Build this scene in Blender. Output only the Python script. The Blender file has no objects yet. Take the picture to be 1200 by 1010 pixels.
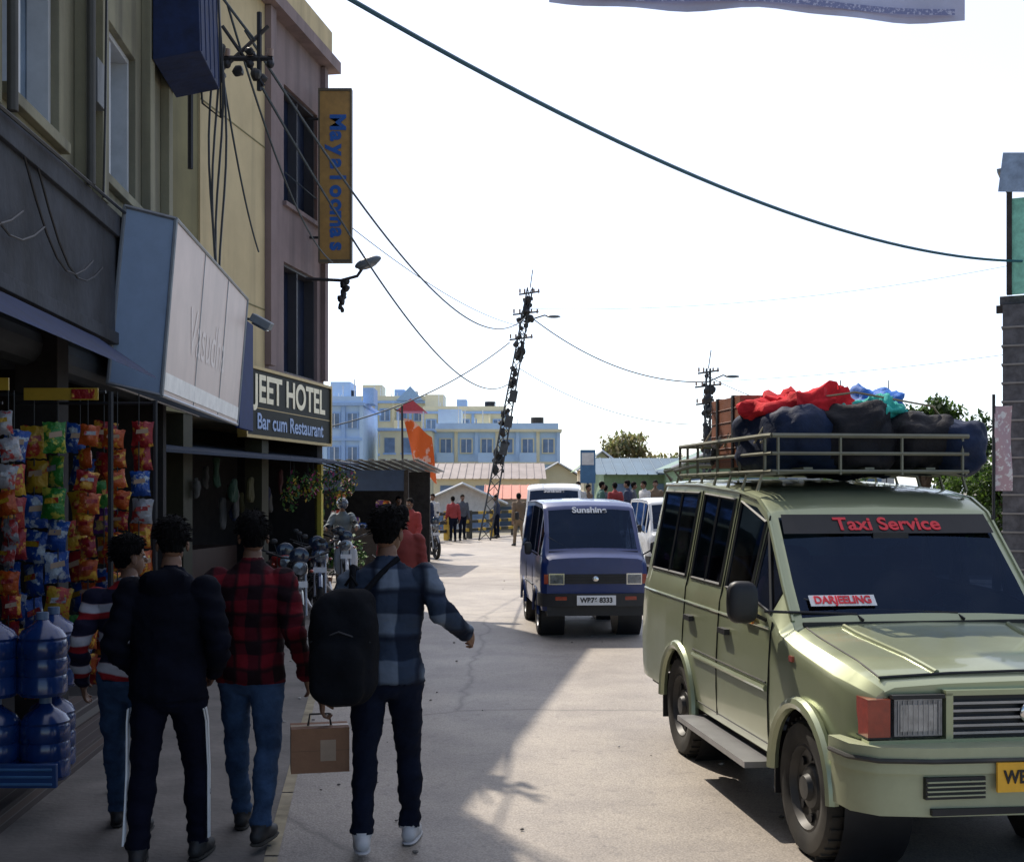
import bpy, bmesh, math, random
import numpy as np
from mathutils import Vector, Matrix, noise
R=math.radians
random.seed(7)
sc=bpy.context.scene
V=Vector
# ------------------------------------------------------------ materials
MC={}
def mat(name,col,rough=.6,metal=0,var=.15,scale=6,bump=0,bscale=40,coat=0,spec=.5,trans=0,dust=0,col2=None,streak=0):
    if name in MC: return MC[name]
    m=bpy.data.materials.new(name); m.use_nodes=True
    nt=m.node_tree; n=nt.nodes; l=nt.links
    p=n['Principled BSDF']
    p.inputs['Roughness'].default_value=rough; p.inputs['Metallic'].default_value=metal
    p.inputs['Coat Weight'].default_value=coat; p.inputs['Specular IOR Level'].default_value=spec
    p.inputs['Transmission Weight'].default_value=trans
    tc=n.new('ShaderNodeTexCoord'); no=n.new('ShaderNodeTexNoise')
    no.inputs['Scale'].default_value=scale; no.inputs['Detail'].default_value=6; no.inputs['Roughness'].default_value=.65
    l.new(tc.outputs['Object'],no.inputs['Vector'])
    cr=n.new('ShaderNodeValToRGB')
    cr.color_ramp.elements[0].position=.3; cr.color_ramp.elements[1].position=.7
    a=[max(0,c*(1-var)) for c in col]; b=[min(1,c*(1+var)) for c in col]
    if col2:
        b=col2; cr.color_ramp.elements[0].position=.53; cr.color_ramp.elements[1].position=.57
    cr.color_ramp.elements[0].color=(*a,1); cr.color_ramp.elements[1].color=(*b,1)
    l.new(no.outputs['Fac'],cr.inputs['Fac'])
    out=cr.outputs['Color']
    def overlay(out,vec,lo,hi,amt,c2,sc2):
        n2=n.new('ShaderNodeTexNoise'); n2.inputs['Scale'].default_value=sc2; n2.inputs['Detail'].default_value=8
        l.new(vec,n2.inputs['Vector'])
        r2=n.new('ShaderNodeMapRange'); r2.inputs[1].default_value=lo; r2.inputs[2].default_value=hi; r2.inputs[4].default_value=amt
        l.new(n2.outputs['Fac'],r2.inputs['Value'])
        mx=n.new('ShaderNodeMixRGB'); mx.inputs[2].default_value=(*c2,1)
        l.new(r2.outputs[0],mx.inputs[0]); l.new(out,mx.inputs[1]); return mx.outputs[0],r2.outputs[0]
    if dust>0:
        out,f=overlay(out,tc.outputs['Object'],.45,.75,dust,(.33,.29,.23),3.1)
        ra=n.new('ShaderNodeMath'); ra.operation='MULTIPLY_ADD'; ra.inputs[1].default_value=.8; ra.inputs[2].default_value=rough; ra.use_clamp=True
        l.new(f,ra.inputs[0]); l.new(ra.outputs[0],p.inputs['Roughness'])
    if streak>0:
        mp=n.new('ShaderNodeMapping'); mp.inputs['Scale'].default_value=(2.2,2.2,.16); l.new(tc.outputs['Object'],mp.inputs[0])
        out,f=overlay(out,mp.outputs[0],.46,.72,streak,(.035,.035,.035),1.6)
    l.new(out,p.inputs['Base Color'])
    if bump>0:
        nb=n.new('ShaderNodeTexNoise'); nb.inputs['Scale'].default_value=bscale; nb.inputs['Detail'].default_value=5
        l.new(tc.outputs['Object'],nb.inputs['Vector'])
        bp=n.new('ShaderNodeBump'); bp.inputs['Strength'].default_value=bump; bp.inputs['Distance'].default_value=.02
        l.new(nb.outputs['Fac'],bp.inputs['Height']); l.new(bp.outputs[0],p.inputs['Normal'])
    MC[name]=m
    return m
def glassmat(name,tint=(.25,.28,.3),smudge=.10):
    m=bpy.data.materials.new(name); m.use_nodes=True
    nt=m.node_tree; n=nt.nodes; l=nt.links
    for x in list(n): n.remove(x)
    o=n.new('ShaderNodeOutputMaterial'); tr=n.new('ShaderNodeBsdfTransparent'); tr.inputs[0].default_value=(*tint,1)
    gl=n.new('ShaderNodeBsdfGlossy'); gl.inputs['Roughness'].default_value=.04; gl.inputs[0].default_value=(.35,.55,1,1)
    df=n.new('ShaderNodeBsdfDiffuse'); df.inputs[0].default_value=(.4,.4,.38,1)
    lw=n.new('ShaderNodeLayerWeight'); lw.inputs[0].default_value=.5
    pw=n.new('ShaderNodeMath'); pw.operation='POWER'; pw.inputs[1].default_value=5; l.new(lw.outputs['Facing'],pw.inputs[0])
    ma=n.new('ShaderNodeMath'); ma.operation='MULTIPLY_ADD'; ma.inputs[1].default_value=.8; ma.inputs[2].default_value=.035; ma.use_clamp=True; l.new(pw.outputs[0],ma.inputs[0])
    mx=n.new('ShaderNodeMixShader'); mx2=n.new('ShaderNodeMixShader')
    tc=n.new('ShaderNodeTexCoord'); no=n.new('ShaderNodeTexNoise'); no.inputs['Scale'].default_value=1.6; no.inputs['Detail'].default_value=7
    mr=n.new('ShaderNodeMapRange'); mr.inputs[1].default_value=.52; mr.inputs[2].default_value=.8; mr.inputs[4].default_value=smudge
    l.new(tc.outputs['Object'],no.inputs[0]); l.new(no.outputs['Fac'],mr.inputs[0])
    l.new(mr.outputs[0],mx2.inputs[0]); l.new(tr.outputs[0],mx2.inputs[1]); l.new(df.outputs[0],mx2.inputs[2])
    l.new(ma.outputs[0],mx.inputs[0]); l.new(mx2.outputs[0],mx.inputs[1]); l.new(gl.outputs[0],mx.inputs[2]); l.new(mx.outputs[0],o.inputs[0])
    return m
def stripemat(name,cols,kind='plaid',sc_=14,rough=.85):
    m=bpy.data.materials.new(name); m.use_nodes=True
    nt=m.node_tree; n=nt.nodes; l=nt.links; p=n['Principled BSDF']; p.inputs['Roughness'].default_value=rough
    p.inputs['Specular IOR Level'].default_value=.15
    tc=n.new('ShaderNodeTexCoord'); sx=n.new('ShaderNodeSeparateXYZ')
    nz=n.new('ShaderNodeTexNoise'); nz.inputs['Scale'].default_value=3
    vm=n.new('ShaderNodeVectorMath'); vm.operation='SCALE'; vm.inputs['Scale'].default_value=.11
    va=n.new('ShaderNodeVectorMath'); va.operation='ADD'
    l.new(tc.outputs['Object'],nz.inputs[0]); l.new(nz.outputs['Color'],vm.inputs[0]); l.new(vm.outputs[0],va.inputs[0]); l.new(tc.outputs['Object'],va.inputs[1])
    l.new(va.outputs[0],sx.inputs[0])
    def wave(sock,s,th,ph=0):
        a=n.new('ShaderNodeMath'); a.operation='MULTIPLY_ADD'; a.inputs[1].default_value=s; a.inputs[2].default_value=ph; l.new(sock,a.inputs[0])
        b=n.new('ShaderNodeMath'); b.operation='SINE'; l.new(a.outputs[0],b.inputs[0])
        c=n.new('ShaderNodeMapRange'); c.inputs[1].default_value=th-.12; c.inputs[2].default_value=th+.12; l.new(b.outputs[0],c.inputs[0])
        return c.outputs[0]
    def mix(f,c1,c2):
        x=n.new('ShaderNodeMixRGB'); l.new(f,x.inputs[0])
        for i,c in ((1,c1),(2,c2)):
            if isinstance(c,tuple): x.inputs[i].default_value=(*c,1)
            else: l.new(c,x.inputs[i])
        return x.outputs[0]
    k=sc_*2*math.pi
    if kind=='plaid':
        h=wave(sx.outputs['Z'],k,0); v=wave(sx.outputs['X'],k,0)
        c=mix(h,cols[0],cols[1]); c2=mix(h,cols[1],cols[2]); c=mix(v,c,c2)
        c=mix(wave(sx.outputs['Z'],k,.93,1.6),c,cols[3]); c=mix(wave(sx.outputs['X'],k,.93,1.6),c,cols[3])
    else:
        c=mix(wave(sx.outputs['Z'],k,0),cols[0],cols[1]); c=mix(wave(sx.outputs['Z'],k,.6,2.5),c,cols[2])
    l.new(c,p.inputs['Base Color'])
    nb=n.new('ShaderNodeTexNoise'); nb.inputs['Scale'].default_value=9; nb.inputs['Detail'].default_value=3
    l.new(tc.outputs['Object'],nb.inputs[0]); bp=n.new('ShaderNodeBump'); bp.inputs['Strength'].default_value=.6; bp.inputs['Distance'].default_value=.03
    l.new(nb.outputs['Fac'],bp.inputs['Height']); l.new(bp.outputs[0],p.inputs['Normal'])
    return m
# ------------------------------------------------------------ geometry builder
def frame(t):
    t=t.normalized(); u=V((0,0,1)) if abs(t.z)<.9 else V((0,1,0))
    a=t.cross(u).normalized(); b=t.cross(a).normalized(); return a,b
def ell_geo(c,r,nu=14,nv=10,p=1.0,namp=0,nsc=3,M=None):
    vs=[];fs=[]
    def sp(x): return math.copysign(abs(x)**p,x)
    for j in range(nv+1):
        ph=-math.pi/2+math.pi*j/nv
        for i in range(nu):
            th=2*math.pi*i/nu
            d=V((sp(math.cos(ph))*sp(math.cos(th)),sp(math.cos(ph))*sp(math.sin(th)),sp(math.sin(ph))))
            q=V((d.x*r[0],d.y*r[1],d.z*r[2]))
            if namp:
                w=(q+V(c))*nsc; q+=d*namp*(noise.noise(w)+.5*noise.noise(w*2.3)+.3*(abs(noise.noise(w*4.1))))
            if M: q=M@q
            vs.append(tuple(q+V(c)))
    for j in range(nv):
        for i in range(nu):
            a=j*nu+i;b=j*nu+(i+1)%nu
            fs.append((a,b,b+nu,a+nu))
    return vs,fs
def tube_geo(pts,r,n=8,cap=True,round_=False):
    pts=[V(p) for p in pts]; k=len(pts)
    if not isinstance(r,(list,tuple)): r=[r]*k
    vs=[];fs=[]
    if round_:
        t0=(pts[1]-pts[0]).normalized(); t1=(pts[-1]-pts[-2]).normalized()
        pts=[pts[0]-t0*r[0]*.9,pts[0]-t0*r[0]*.6]+pts+[pts[-1]+t1*r[-1]*.6,pts[-1]+t1*r[-1]*.9]
        r=[r[0]*.35,r[0]*.8]+list(r)+[r[-1]*.8,r[-1]*.35]; k=len(pts)
    pa=None
    for i in range(k):
        t=(pts[min(i+1,k-1)]-pts[max(i-1,0)]).normalized()
        if pa is None: a,b=frame(t)
        else:
            a=(pa-t*pa.dot(t))
            if a.length<1e-5: a,b=frame(t)
            a.normalize(); b=t.cross(a).normalized()
        pa=a
        for j in range(n):
            th=2*math.pi*j/n
            vs.append(tuple(pts[i]+(a*math.cos(th)+b*math.sin(th))*r[i]))
    for i in range(k-1):
        for j in range(n):
            q=i*n+j;w=i*n+(j+1)%n
            fs.append((q,w,w+n,q+n))
    if cap:
        fs.append(tuple(range(n-1,-1,-1))); fs.append(tuple(range((k-1)*n,k*n)))
    return vs,fs
def ring_loft(rings,n=18):
    vs=[];fs=[]
    for (cx,cy,cz,rx,ry) in rings:
        for j in range(n):
            th=2*math.pi*j/n
            vs.append((cx+rx*math.cos(th),cy+ry*math.sin(th),cz))
    k=len(rings)
    for i in range(k-1):
        for j in range(n):
            q=i*n+j;w=i*n+(j+1)%n
            fs.append((q,w,w+n,q+n))
    fs.append(tuple(range(n-1,-1,-1))); fs.append(tuple(range((k-1)*n,k*n)))
    return vs,fs
class G:
    def __init__(s): s.v=[];s.f=[];s.mi=[];s.mats=[]
    def m(s,ma):
        if ma not in s.mats: s.mats.append(ma)
        return s.mats.index(ma)
    def add(s,vf,ma,T=None):
        vs,fs=vf; o=len(s.v); k=s.m(ma)
        if T is not None: vs=[tuple(T@V(v)) for v in vs]
        s.v+=list(vs)
        for f in fs: s.f.append(tuple(i+o for i in f)); s.mi.append(k)
    def bb(s,x0,x1,y0,y1,z0,z1,ma,T=None):
        vs=[(x,y,z) for z in(z0,z1) for y in(y0,y1) for x in(x0,x1)]
        s.add((vs,[(0,2,3,1),(4,5,7,6),(0,1,5,4),(2,6,7,3),(0,4,6,2),(1,3,7,5)]),ma,T)
    def box(s,c,sz,ma,rx=0,ry=0,rz=0):
        T=Matrix.Translation(c)@Matrix.Rotation(rz,4,'Z')@Matrix.Rotation(ry,4,'Y')@Matrix.Rotation(rx,4,'X')
        a,b,d=[q/2 for q in sz]; s.bb(-a,a,-b,b,-d,d,ma,T)
    def cyl(s,p0,p1,r0,ma,r1=None,n=12): s.add(tube_geo([p0,p1],[r0,r0 if r1 is None else r1],n),ma)
    def tube(s,pts,r,ma,n=6): s.add(tube_geo(pts,r,n),ma)
    def ell(s,c,r,ma,nu=14,nv=10,p=1.0,namp=0,nsc=3,M=None): s.add(ell_geo(c,r,nu,nv,p,namp,nsc,M),ma)
    def quad(s,pts,ma): s.add(([tuple(p) for p in pts],[tuple(range(len(pts)))]),ma)
    def prism(s,poly,a,b,ma,ax='x'):
        n=len(poly)
        def mk(p,t): return (t,p[0],p[1]) if ax=='x' else ((p[0],t,p[1]) if ax=='y' else (p[0],p[1],t))
        vs=[mk(p,a) for p in poly]+[mk(p,b) for p in poly]
        fs=[(i,(i+1)%n,(i+1)%n+n,i+n) for i in range(n)]+[tuple(range(n-1,-1,-1)),tuple(range(n,2*n))]
        s.add((vs,fs),ma)
    def lathe(s,c,axis,prof,ma,n=28):
        c=V(c);axis=V(axis).normalized();a,b=frame(axis);vs=[];fs=[]
        for (t,r) in prof:
            for j in range(n):
                th=2*math.pi*j/n; vs.append(tuple(c+axis*t+(a*math.cos(th)+b*math.sin(th))*r))
        k=len(prof)
        for i in range(k-1):
            for j in range(n):
                q=i*n+j;w=i*n+(j+1)%n; fs.append((q,w,w+n,q+n))
        s.add((vs,fs),ma)
    def obj(s,name,loc=(0,0,0),rz=0,parent=None,smooth=35,bevel=0):
        me=bpy.data.meshes.new(name); me.from_pydata(s.v,[],s.f)
        for m_ in s.mats: me.materials.append(m_)
        me.polygons.foreach_set('material_index',s.mi)
        me.update()
        bm=bmesh.new(); bm.from_mesh(me); bmesh.ops.recalc_face_normals(bm,faces=bm.faces); bm.to_mesh(me); bm.free()
        if smooth:
            me.shade_smooth()
            try: me.set_sharp_from_angle(angle=R(smooth))
            except Exception: pass
        o=bpy.data.objects.new(name,me); sc.collection.objects.link(o)
        o.location=loc; o.rotation_euler=(0,0,rz)
        if parent: o.parent=parent
        if bevel:
            b=o.modifiers.new('Bevel','BEVEL'); b.width=bevel; b.segments=2; b.limit_method='ANGLE'; b.angle_limit=R(40)
        return o
def empty(name,loc=(0,0,0),rz=0):
    e=bpy.data.objects.new(name,None); sc.collection.objects.link(e); e.location=loc; e.rotation_euler=(0,0,rz); return e
def text(s,size,ma,M,parent,name='lettering',ext=.002,bold=0,sx=1):
    c=bpy.data.curves.new(name,'FONT'); c.body=s; c.size=size; c.extrude=ext; c.offset=bold; c.align_x='CENTER'; c.align_y='CENTER'
    o=bpy.data.objects.new('tmp',c); sc.collection.objects.link(o)
    dg=bpy.context.evaluated_depsgraph_get(); me=bpy.data.meshes.new_from_object(o.evaluated_get(dg))
    bpy.data.objects.remove(o)
    me.materials.clear(); me.materials.append(ma)
    o=bpy.data.objects.new(name,me); sc.collection.objects.link(o)
    o.matrix_local=M@Matrix.Diagonal((sx,1,1,1))
    if parent: o.parent=parent
    return o
def remesh(geos,vox,sm=4):
    vs=[];fs=[]
    for v,f in geos:
        o=len(vs); vs+=list(v); fs+=[tuple(i+o for i in q) for q in f]
    me=bpy.data.meshes.new('r'); me.from_pydata(vs,[],fs); me.update()
    o=bpy.data.objects.new('r',me); sc.collection.objects.link(o)
    m=o.modifiers.new('r','REMESH'); m.mode='VOXEL'; m.voxel_size=vox
    if sm:
        q=o.modifiers.new('s','SMOOTH'); q.factor=.5; q.iterations=sm
    dg=bpy.context.evaluated_depsgraph_get(); r=bpy.data.meshes.new_from_object(o.evaluated_get(dg))
    bpy.data.objects.remove(o)
    co=np.empty(len(r.vertices)*3); r.vertices.foreach_get('co',co)
    no=np.empty(len(r.vertices)*3); r.vertices.foreach_get('normal',no)
    faces=[tuple(p.vertices) for p in r.polygons]
    bpy.data.meshes.remove(r)
    return co.reshape(-1,3),no.reshape(-1,3),faces

# ------------------------------------------------------------ common materials
black=mat('black_plastic',(.012,.012,.014),.5,var=.3)
rubber=mat('rubber',(.018,.017,.016),.85,var=.3,dust=.18)
steel=mat('steel',(.35,.35,.36),.4,.8)
darksteel=mat('dark_steel',(.04,.04,.045),.5,.6)
chrome=mat('chrome',(.7,.7,.7),.15,1)
carglass=glassmat('car_glass',(.14,.18,.26),.05)
winglass=mat('window_glass',(.012,.022,.045),.12,var=.3,spec=.8)
darkwin=mat('dark_window',(.012,.02,.05),.35,var=.5,scale=3,spec=.5)
skin=mat('skin',(.17,.085,.05),.55,var=.1)
hairm=mat('hair',(.004,.0035,.004),.75,var=.5,scale=60,bump=.8,bscale=220,spec=.12)
white=mat('white_paint',(.8,.8,.8),.4,var=.05)
redp=mat('red_letter',(.8,.02,.04),.4,var=.05)
orange=mat('orange_lens',(.30,.035,.015),.15,var=.25,scale=20,coat=.6)
lens=mat('clear_lens',(.16,.18,.20),.12,.4,var=.5,scale=14,coat=.6)

# ------------------------------------------------------------ vehicle shell
def shell(g,keys,arches,zsill,paint,glass,wins,wsy):
    K=np.array(keys); ky=K[:,0]
    ys=set(ky.tolist())
    for (yc,zc,r) in arches:
        for i in range(17): ys.add(yc-r*math.cos(math.pi*i/16))
    for a,b in wins: ys.add(a);ys.add(b)
    for q in wsy: ys.add(q)
    ys=sorted(y for y in ys if ky[0]<=y<=ky[-1])
    yy=[ys[0]]
    for y in ys[1:]:
        if y-yy[-1]>.004: yy.append(y)
    ys=yy
    def zb(y):
        z=zsill
        for (yc,zc,r) in arches:
            if abs(y-yc)<r: z=max(z,zc+math.sqrt(max(0,r*r-(y-yc)**2)))
        return z
    rows=[]
    for y in ys:
        zbelt,hb,zt,ht=[np.interp(y,ky,K[:,i]) for i in (1,2,3,4)]
        z0=min(zb(y),zbelt-.05); pr=[]
        for s_ in (0,.12,.4,.7,.93,1):
            z=z0+(zbelt-z0)*s_
            x=hb*(1-.05*max(0,(.62-z)/.35)**2)-(0.012 if s_==1 else 0)-.03*max(0,(z-.85)/.4)
            pr.append((x,z))
        xb=pr[-1][0]
        for s_ in (.06,.9):
            pr.append((xb+(ht-xb)*s_,zbelt+(zt-zbelt)*s_))
        pr.append((ht,zt-.012)); pr.append((ht-.05,zt+.008)); pr.append((ht*.55,zt+.022)); pr.append((0,zt+.028))
        rows.append(pr)
    nr=len(rows[0])
    for sgn in (-1,1):
        vs=[(sgn*x,y,z) for y,pr in zip(ys,rows) for (x,z) in pr]
        buckets={}
        for i in range(len(ys)-1):
            ym=(ys[i]+ys[i+1])/2
            for j in range(nr-1):
                m_=paint
                if j==6 and any(a<ym<b for a,b in wins): m_=glass
                if j>=9 and wsy[0]<ym<wsy[1]: m_=glass
                f=(i*nr+j,(i+1)*nr+j,(i+1)*nr+j+1,i*nr+j+1)
                buckets.setdefault(m_,[]).append(f)
        for m_,fs in buckets.items(): g.add((vs,fs),m_)
    for i in (0,-1):
        pr=rows[i]; y=ys[i]
        pts=[(-x,y,z) for x,z in pr]+[(x,y,z) for x,z in pr[::-1][1:]]
        g.quad(pts,paint)
    return ys,rows
def sidex(ys,rows,y,z):
    i=min(range(len(ys)),key=lambda k:abs(ys[k]-y)); pr=rows[i]
    zs=[p[1] for p in pr[:9]]; xs=[p[0] for p in pr[:9]]
    return float(np.interp(z,zs,xs))
def wheel(g,x,y,r,w,sgn,rimm,n=32):
    c=(x,y,r); ax=(sgn,0,0); h=w/2
    g.lathe(c,ax,[(-h,r*.62),(-h*.95,r*.9),(-h*.7,r*.985),(-h*.25,r),(-h*.22,r*.985),(h*.22,r*.985),(h*.25,r),(h*.7,r*.985),(h*.95,r*.93),(h,r*.8),(h*.9,r*.66),(h*.8,r*.63)],rubber,n)
    g.lathe(c,ax,[(h*.82,r*.64),(h*.86,r*.6),(h*.5,r*.55),(h*.35,r*.35),(h*.6,r*.3),(h*.65,r*.2),(h*.9,r*.17),(h*.92,0.001)],rimm,n)
    g.lathe(c,ax,[(-h*.5,r*.62),(-h*.5,.001)],black,n)
    for k in range(8):
        t=2*math.pi*k/8
        p=V((x+sgn*h*.45,y+math.cos(t)*r*.45,r+math.sin(t)*r*.45))
        g.cyl(p,p+V((sgn*.012,0,0)),r*.07,black,n=8)
    for k in range(n):
        t=2*math.pi*k/n
        g.box((x,y+math.cos(t)*r,r+math.sin(t)*r),(w*.8,.018,.012),rubber,rx=t+math.pi/2)
def seat(g,x,y,z,ma):
    g.ell((x,y,z),(.26,.27,.10),ma,16,10,.6); g.ell((x,y+.26,z+.35),(.25,.09,.34),ma,16,10,.6); g.ell((x,y+.30,z+.74),(.13,.06,.09),ma,12,8,.7)

# ------------------------------------------------------------ SUV taxi
def suv():
    root=empty('suv_taxi',(2.47,5.545,0),R(7.4))
    paint=mat('suv_paint',(.36,.40,.25),.30,.45,var=.05,scale=3,coat=.5,dust=.10)
    trim=mat('suv_trim',(.035,.035,.032),.6,dust=.2)
    seatm=mat('seat_fabric',(.16,.02,.02),.9)
    g=G()
    keys=[(.17,.93,.76,.965,.70),(.24,.95,.80,1.0,.735),(.5,.98,.835,1.045,.745),(1.0,1.06,.86,1.10,.75),(1.2,1.10,.862,1.135,.745),(1.4,1.2,.864,1.36,.735),
          (1.77,1.235,.866,1.775,.70),(1.95,1.24,.868,1.86,.695),(2.3,1.25,.87,1.905,.70),(3.2,1.25,.87,1.955,.70),(4.15,1.25,.868,1.965,.69),(4.3,1.24,.86,1.93,.67),(4.36,1.2,.85,1.80,.66)]
    ar=[(.80,.37,.42),(3.2,.37,.42)]
    ys,rows=shell(g,keys,ar,.42,paint,carglass,[(1.38,1.70),(1.76,2.22),(2.34,3.02),(3.16,4.12)],(1.24,1.73))
    g.bb(-.78,.78,.35,4.3,.36,.42,black); g.bb(-.60,.60,.2,1.15,.42,.9,black)
    g.bb(-.76,.76,1.12,1.2,.42,1.09,black)
    g.bb(-.74,.74,1.2,1.5,.95,1.12,mat('dashboard',(.03,.028,.028),.8))
    for x in(-.38,.38): seat(g,x,1.95,.72,seatm)
    g.box((0,2.95,.72),(1.3,.5,.16),seatm); g.box((0,3.22,1.1),(1.3,.14,.65),seatm)
    g.lathe((.38,1.55,1.12),(0,-.8,.5),[(0,.17),(.02,.19),(0,.2),(-.02,.19),(0,.17)],black)
    g.box((0,1.62,1.62),(.22,.03,.06),black)
    g.bb(-.6,.6,4.362,4.37,1.3,1.72,winglass)
    g.bb(-.62,.62,1.9,4.2,1.84,1.85,black); g.bb(-.78,.78,4.22,4.26,.5,1.25,black)
    for s_ in(-1,1):
        for yc,zc,r in ar:
            g.tube([(s_*.872,yc-r*math.cos(math.pi*i/16),zc+r*math.sin(math.pi*i/16)) for i in range(17)],.035,paint,8)
            g.lathe((s_*.45,yc,zc),(s_,0,0),[(0,.001),(0,.42),(.36,.43)],black,24)
        for yv,z0,z1 in ((1.32,.46,1.16),(2.28,.46,1.9),(3.09,.80,1.9),(1.72,1.25,1.75)):
            g.tube([(s_*(sidex(ys,rows,yv,z)+.001),yv,z) for z in np.linspace(z0,z1,9)],.0055,black,5)
        g.tube([(s_*(sidex(ys,rows,y,.47)+.001),y,.47) for y in np.linspace(1.32,2.75,10)],.004,black,5)
        g.tube([(s_*(sidex(ys,rows,y,.78)+.004),y,.78) for y in np.linspace(1.35,2.8,12)],.018,paint,6)
        g.tube([(s_*(sidex(ys,rows,y,.80)+.006),y,.815) for y in np.linspace(1.35,2.8,12)],.006,trim,6)
        g.tube([(s_*(sidex(ys,rows,y,1.12)+.0),y,1.12) for y in np.linspace(1.35,4.3,14)],.009,paint,6)
        g.bb(min(s_*.80,s_*1.0),max(s_*.80,s_*1.0),1.32,2.74,.34,.375,steel)
        for yv in(2.1,2.9): g.box((s_*.878,yv,1.02),(.035,.15,.035),black)
        def P(y,t):
            i=min(range(len(ys)),key=lambda k:abs(ys[k]-y)); q0=rows[i][6];q1=rows[i][7]
            return (s_*(q0[0]+(q1[0]-q0[0])*t+.001),y,q0[1]+(q1[1]-q0[1])*t)
        for a,b in[(1.76,2.22),(2.34,3.02),(3.16,4.12)]:
            g.tube([P(a,0),P(a,1),P(b,1),P(b,0),P(a,0)],.013,trim,5)
        g.tube([P(1.38,0),P(1.70,1),P(1.70,0),P(1.38,0)],.010,trim,5)
        g.tube([P(3.62,0),P(3.62,1)],.012,trim,5); g.tube([P(2.68,0),P(2.68,1)],.012,trim,5)
        g.tube([(s_*(pr[8][0]+.004),y,pr[8][1]) for y,pr in zip(ys,rows) if y>=1.24],.014,paint,6)
        g.tube([(s_*.84,1.42,1.16),(s_*.93,1.38,1.2),(s_*.97,1.36,1.24)],.013,black)
        g.ell((s_*1.0,1.36,1.27),(.09,.05,.12),black,p=.6)
        g.box((s_*.845,.98,1.0),(.03,.05,.03),orange)
        g.box((s_*.862,1.66,1.16),(.012,.17,.08),mat('door_sticker',(.75,.5,.05),.4,col2=(.5,.03,.02),scale=25))
        g.box((s_*.76,3.66,.34),(.2,.012,.3),black); g.box((s_*.74,1.27,.33),(.2,.012,.24),black)
        for y in(.80,3.2): wheel(g,s_*.76,y,.355,.21,s_,mat('suv_rim',(.05,.05,.05),.5,.5,dust=.25))
    g.bb(-.80,.80,.12,.20,.70,.735,paint)
    g.bb(-.40,.40,.15,.175,.735,.935,black)
    for k in range(5): g.bb(-.385,.385,.122,.15,.755+k*.035,.767+k*.035,steel)
    g.bb(-.42,-.385,.118,.18,.735,.95,paint); g.bb(.385,.42,.118,.18,.735,.95,paint); g.bb(-.42,.42,.118,.18,.938,.962,paint)
    g.ell((0,.118,.85),(.05,.012,.05),chrome)
    for s_ in(-1,1):
        a,b=sorted((s_*.425,s_*.685)); g.bb(a,b,.155,.172,.738,.935,black); g.bb(a+.012,b-.012,.125,.155,.752,.925,lens)
        g.bb(a+.04,b-.04,.1215,.1245,.775,.90,mat('reflector',(.30,.32,.34),.25,.7,var=.4,scale=22))
        for k in range(9): x=a+.03+k*(b-a-.06)/8; g.bb(x-.0015,x+.0015,.1190,.1212,.758,.918,steel)
        g.bb(a,b,.116,.15,.928,.945,black)
        a,b=sorted((s_*.69,s_*.80)); g.bb(a,b,.13,.26,.748,.925,orange); g.bb(a-.002,b+.002,.128,.262,.74,.7475,black)
    bum=mat('suv_bumper',(.40,.43,.28),.4,.2,var=.08,dust=.22)
    for s_ in(-1,1):
        poly=[(0,-.02),(s_*.55,0.0),(s_*.78,.05),(s_*.88,.16),(s_*.90,.36),(s_*.84,.36),(s_*.80,.2),(s_*.5,.13),(0,.12)]
        g.prism(poly,.60,.72,bum,'z')
        poly2=[(0,.0),(s_*.55,.02),(s_*.77,.07),(s_*.865,.18),(s_*.88,.37),(s_*.83,.37),(s_*.78,.2),(s_*.5,.14),(0,.13)]
        g.prism(poly2,.40,.597,bum,'z')
        g.box((s_*.435,.012,.535),(.29,.03,.10),black)
        for k in range(4): g.box((s_*.435,-.008,.503+k*.021),(.28,.012,.006),bum)
        g.box((s_*.3,.01,.425),(.50,.03,.03),black)
        g.tube([(s_*.02,-.022,.66),(s_*.55,-.004,.66),(s_*.785,.045,.66),(s_*.885,.16,.66),(s_*.903,.34,.66)],.012,trim,6)
    g.box((0,-.03,.585),(.50,.014,.135),mat('yellow_plate',(.85,.45,.03),.4))
    g.tube([(-.70,.235,1.012),(-.35,.232,1.027),(0,.23,1.032),(.35,.232,1.027),(.70,.235,1.012)],.007,black,5)
    for s_ in(-1,1):
        def hz(x,y):
            zt=np.interp(y,[k[0] for k in keys],[k[3] for k in keys]); ht=np.interp(y,[k[0] for k in keys],[k[4] for k in keys])
            return float(np.interp(abs(x),[0,ht*.55,ht-.05,ht],[zt+.028,zt+.022,zt+.008,zt-.012]))
        g.tube([(s_*.69,y,hz(.69,y)) for y in np.linspace(.24,1.2,8)],.006,black,5)
        g.tube([(s_*(.40+.1*(y-.3)),y,hz(.42,y)) for y in np.linspace(.26,1.15,8)],.016,paint,8)
    g.bb(-.70,.70,1.195,1.215,1.12,1.168,black)
    for x in(-.35,.25):
        g.tube([(x,1.2,1.175),(x-.02,1.25,1.20),(x-.30,1.33,1.285)],.008,black); g.tube([(x-.02,1.245,1.205),(x-.55,1.27,1.225)],.009,black)
    rk=mat('rack_metal',(.20,.20,.15),.5,.5,dust=.2)
    for y in(2.0,2.3,2.62,2.95,3.28,3.6,3.95): g.tube([(-.69,y,1.90),(-.66,y,2.0),(-.4,y,2.02),(.4,y,2.02),(.66,y,2.0),(.69,y,1.90)],.013,rk)
    for z in(2.02,2.13,2.24):
        g.tube([(-.64,1.88,z),(.64,1.88,z),(.66,1.95,z),(.66,3.9,z),(-.66,3.9,z),(-.66,1.95,z),(-.64,1.88,z)],.012 if z!=2.24 else .016,rk)
    for y in np.linspace(1.95,3.9,5):
        for s_ in(-1,1): g.cyl((s_*.66,y,2.0),(s_*.66,y,2.24),.011,rk,n=6)
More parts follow.
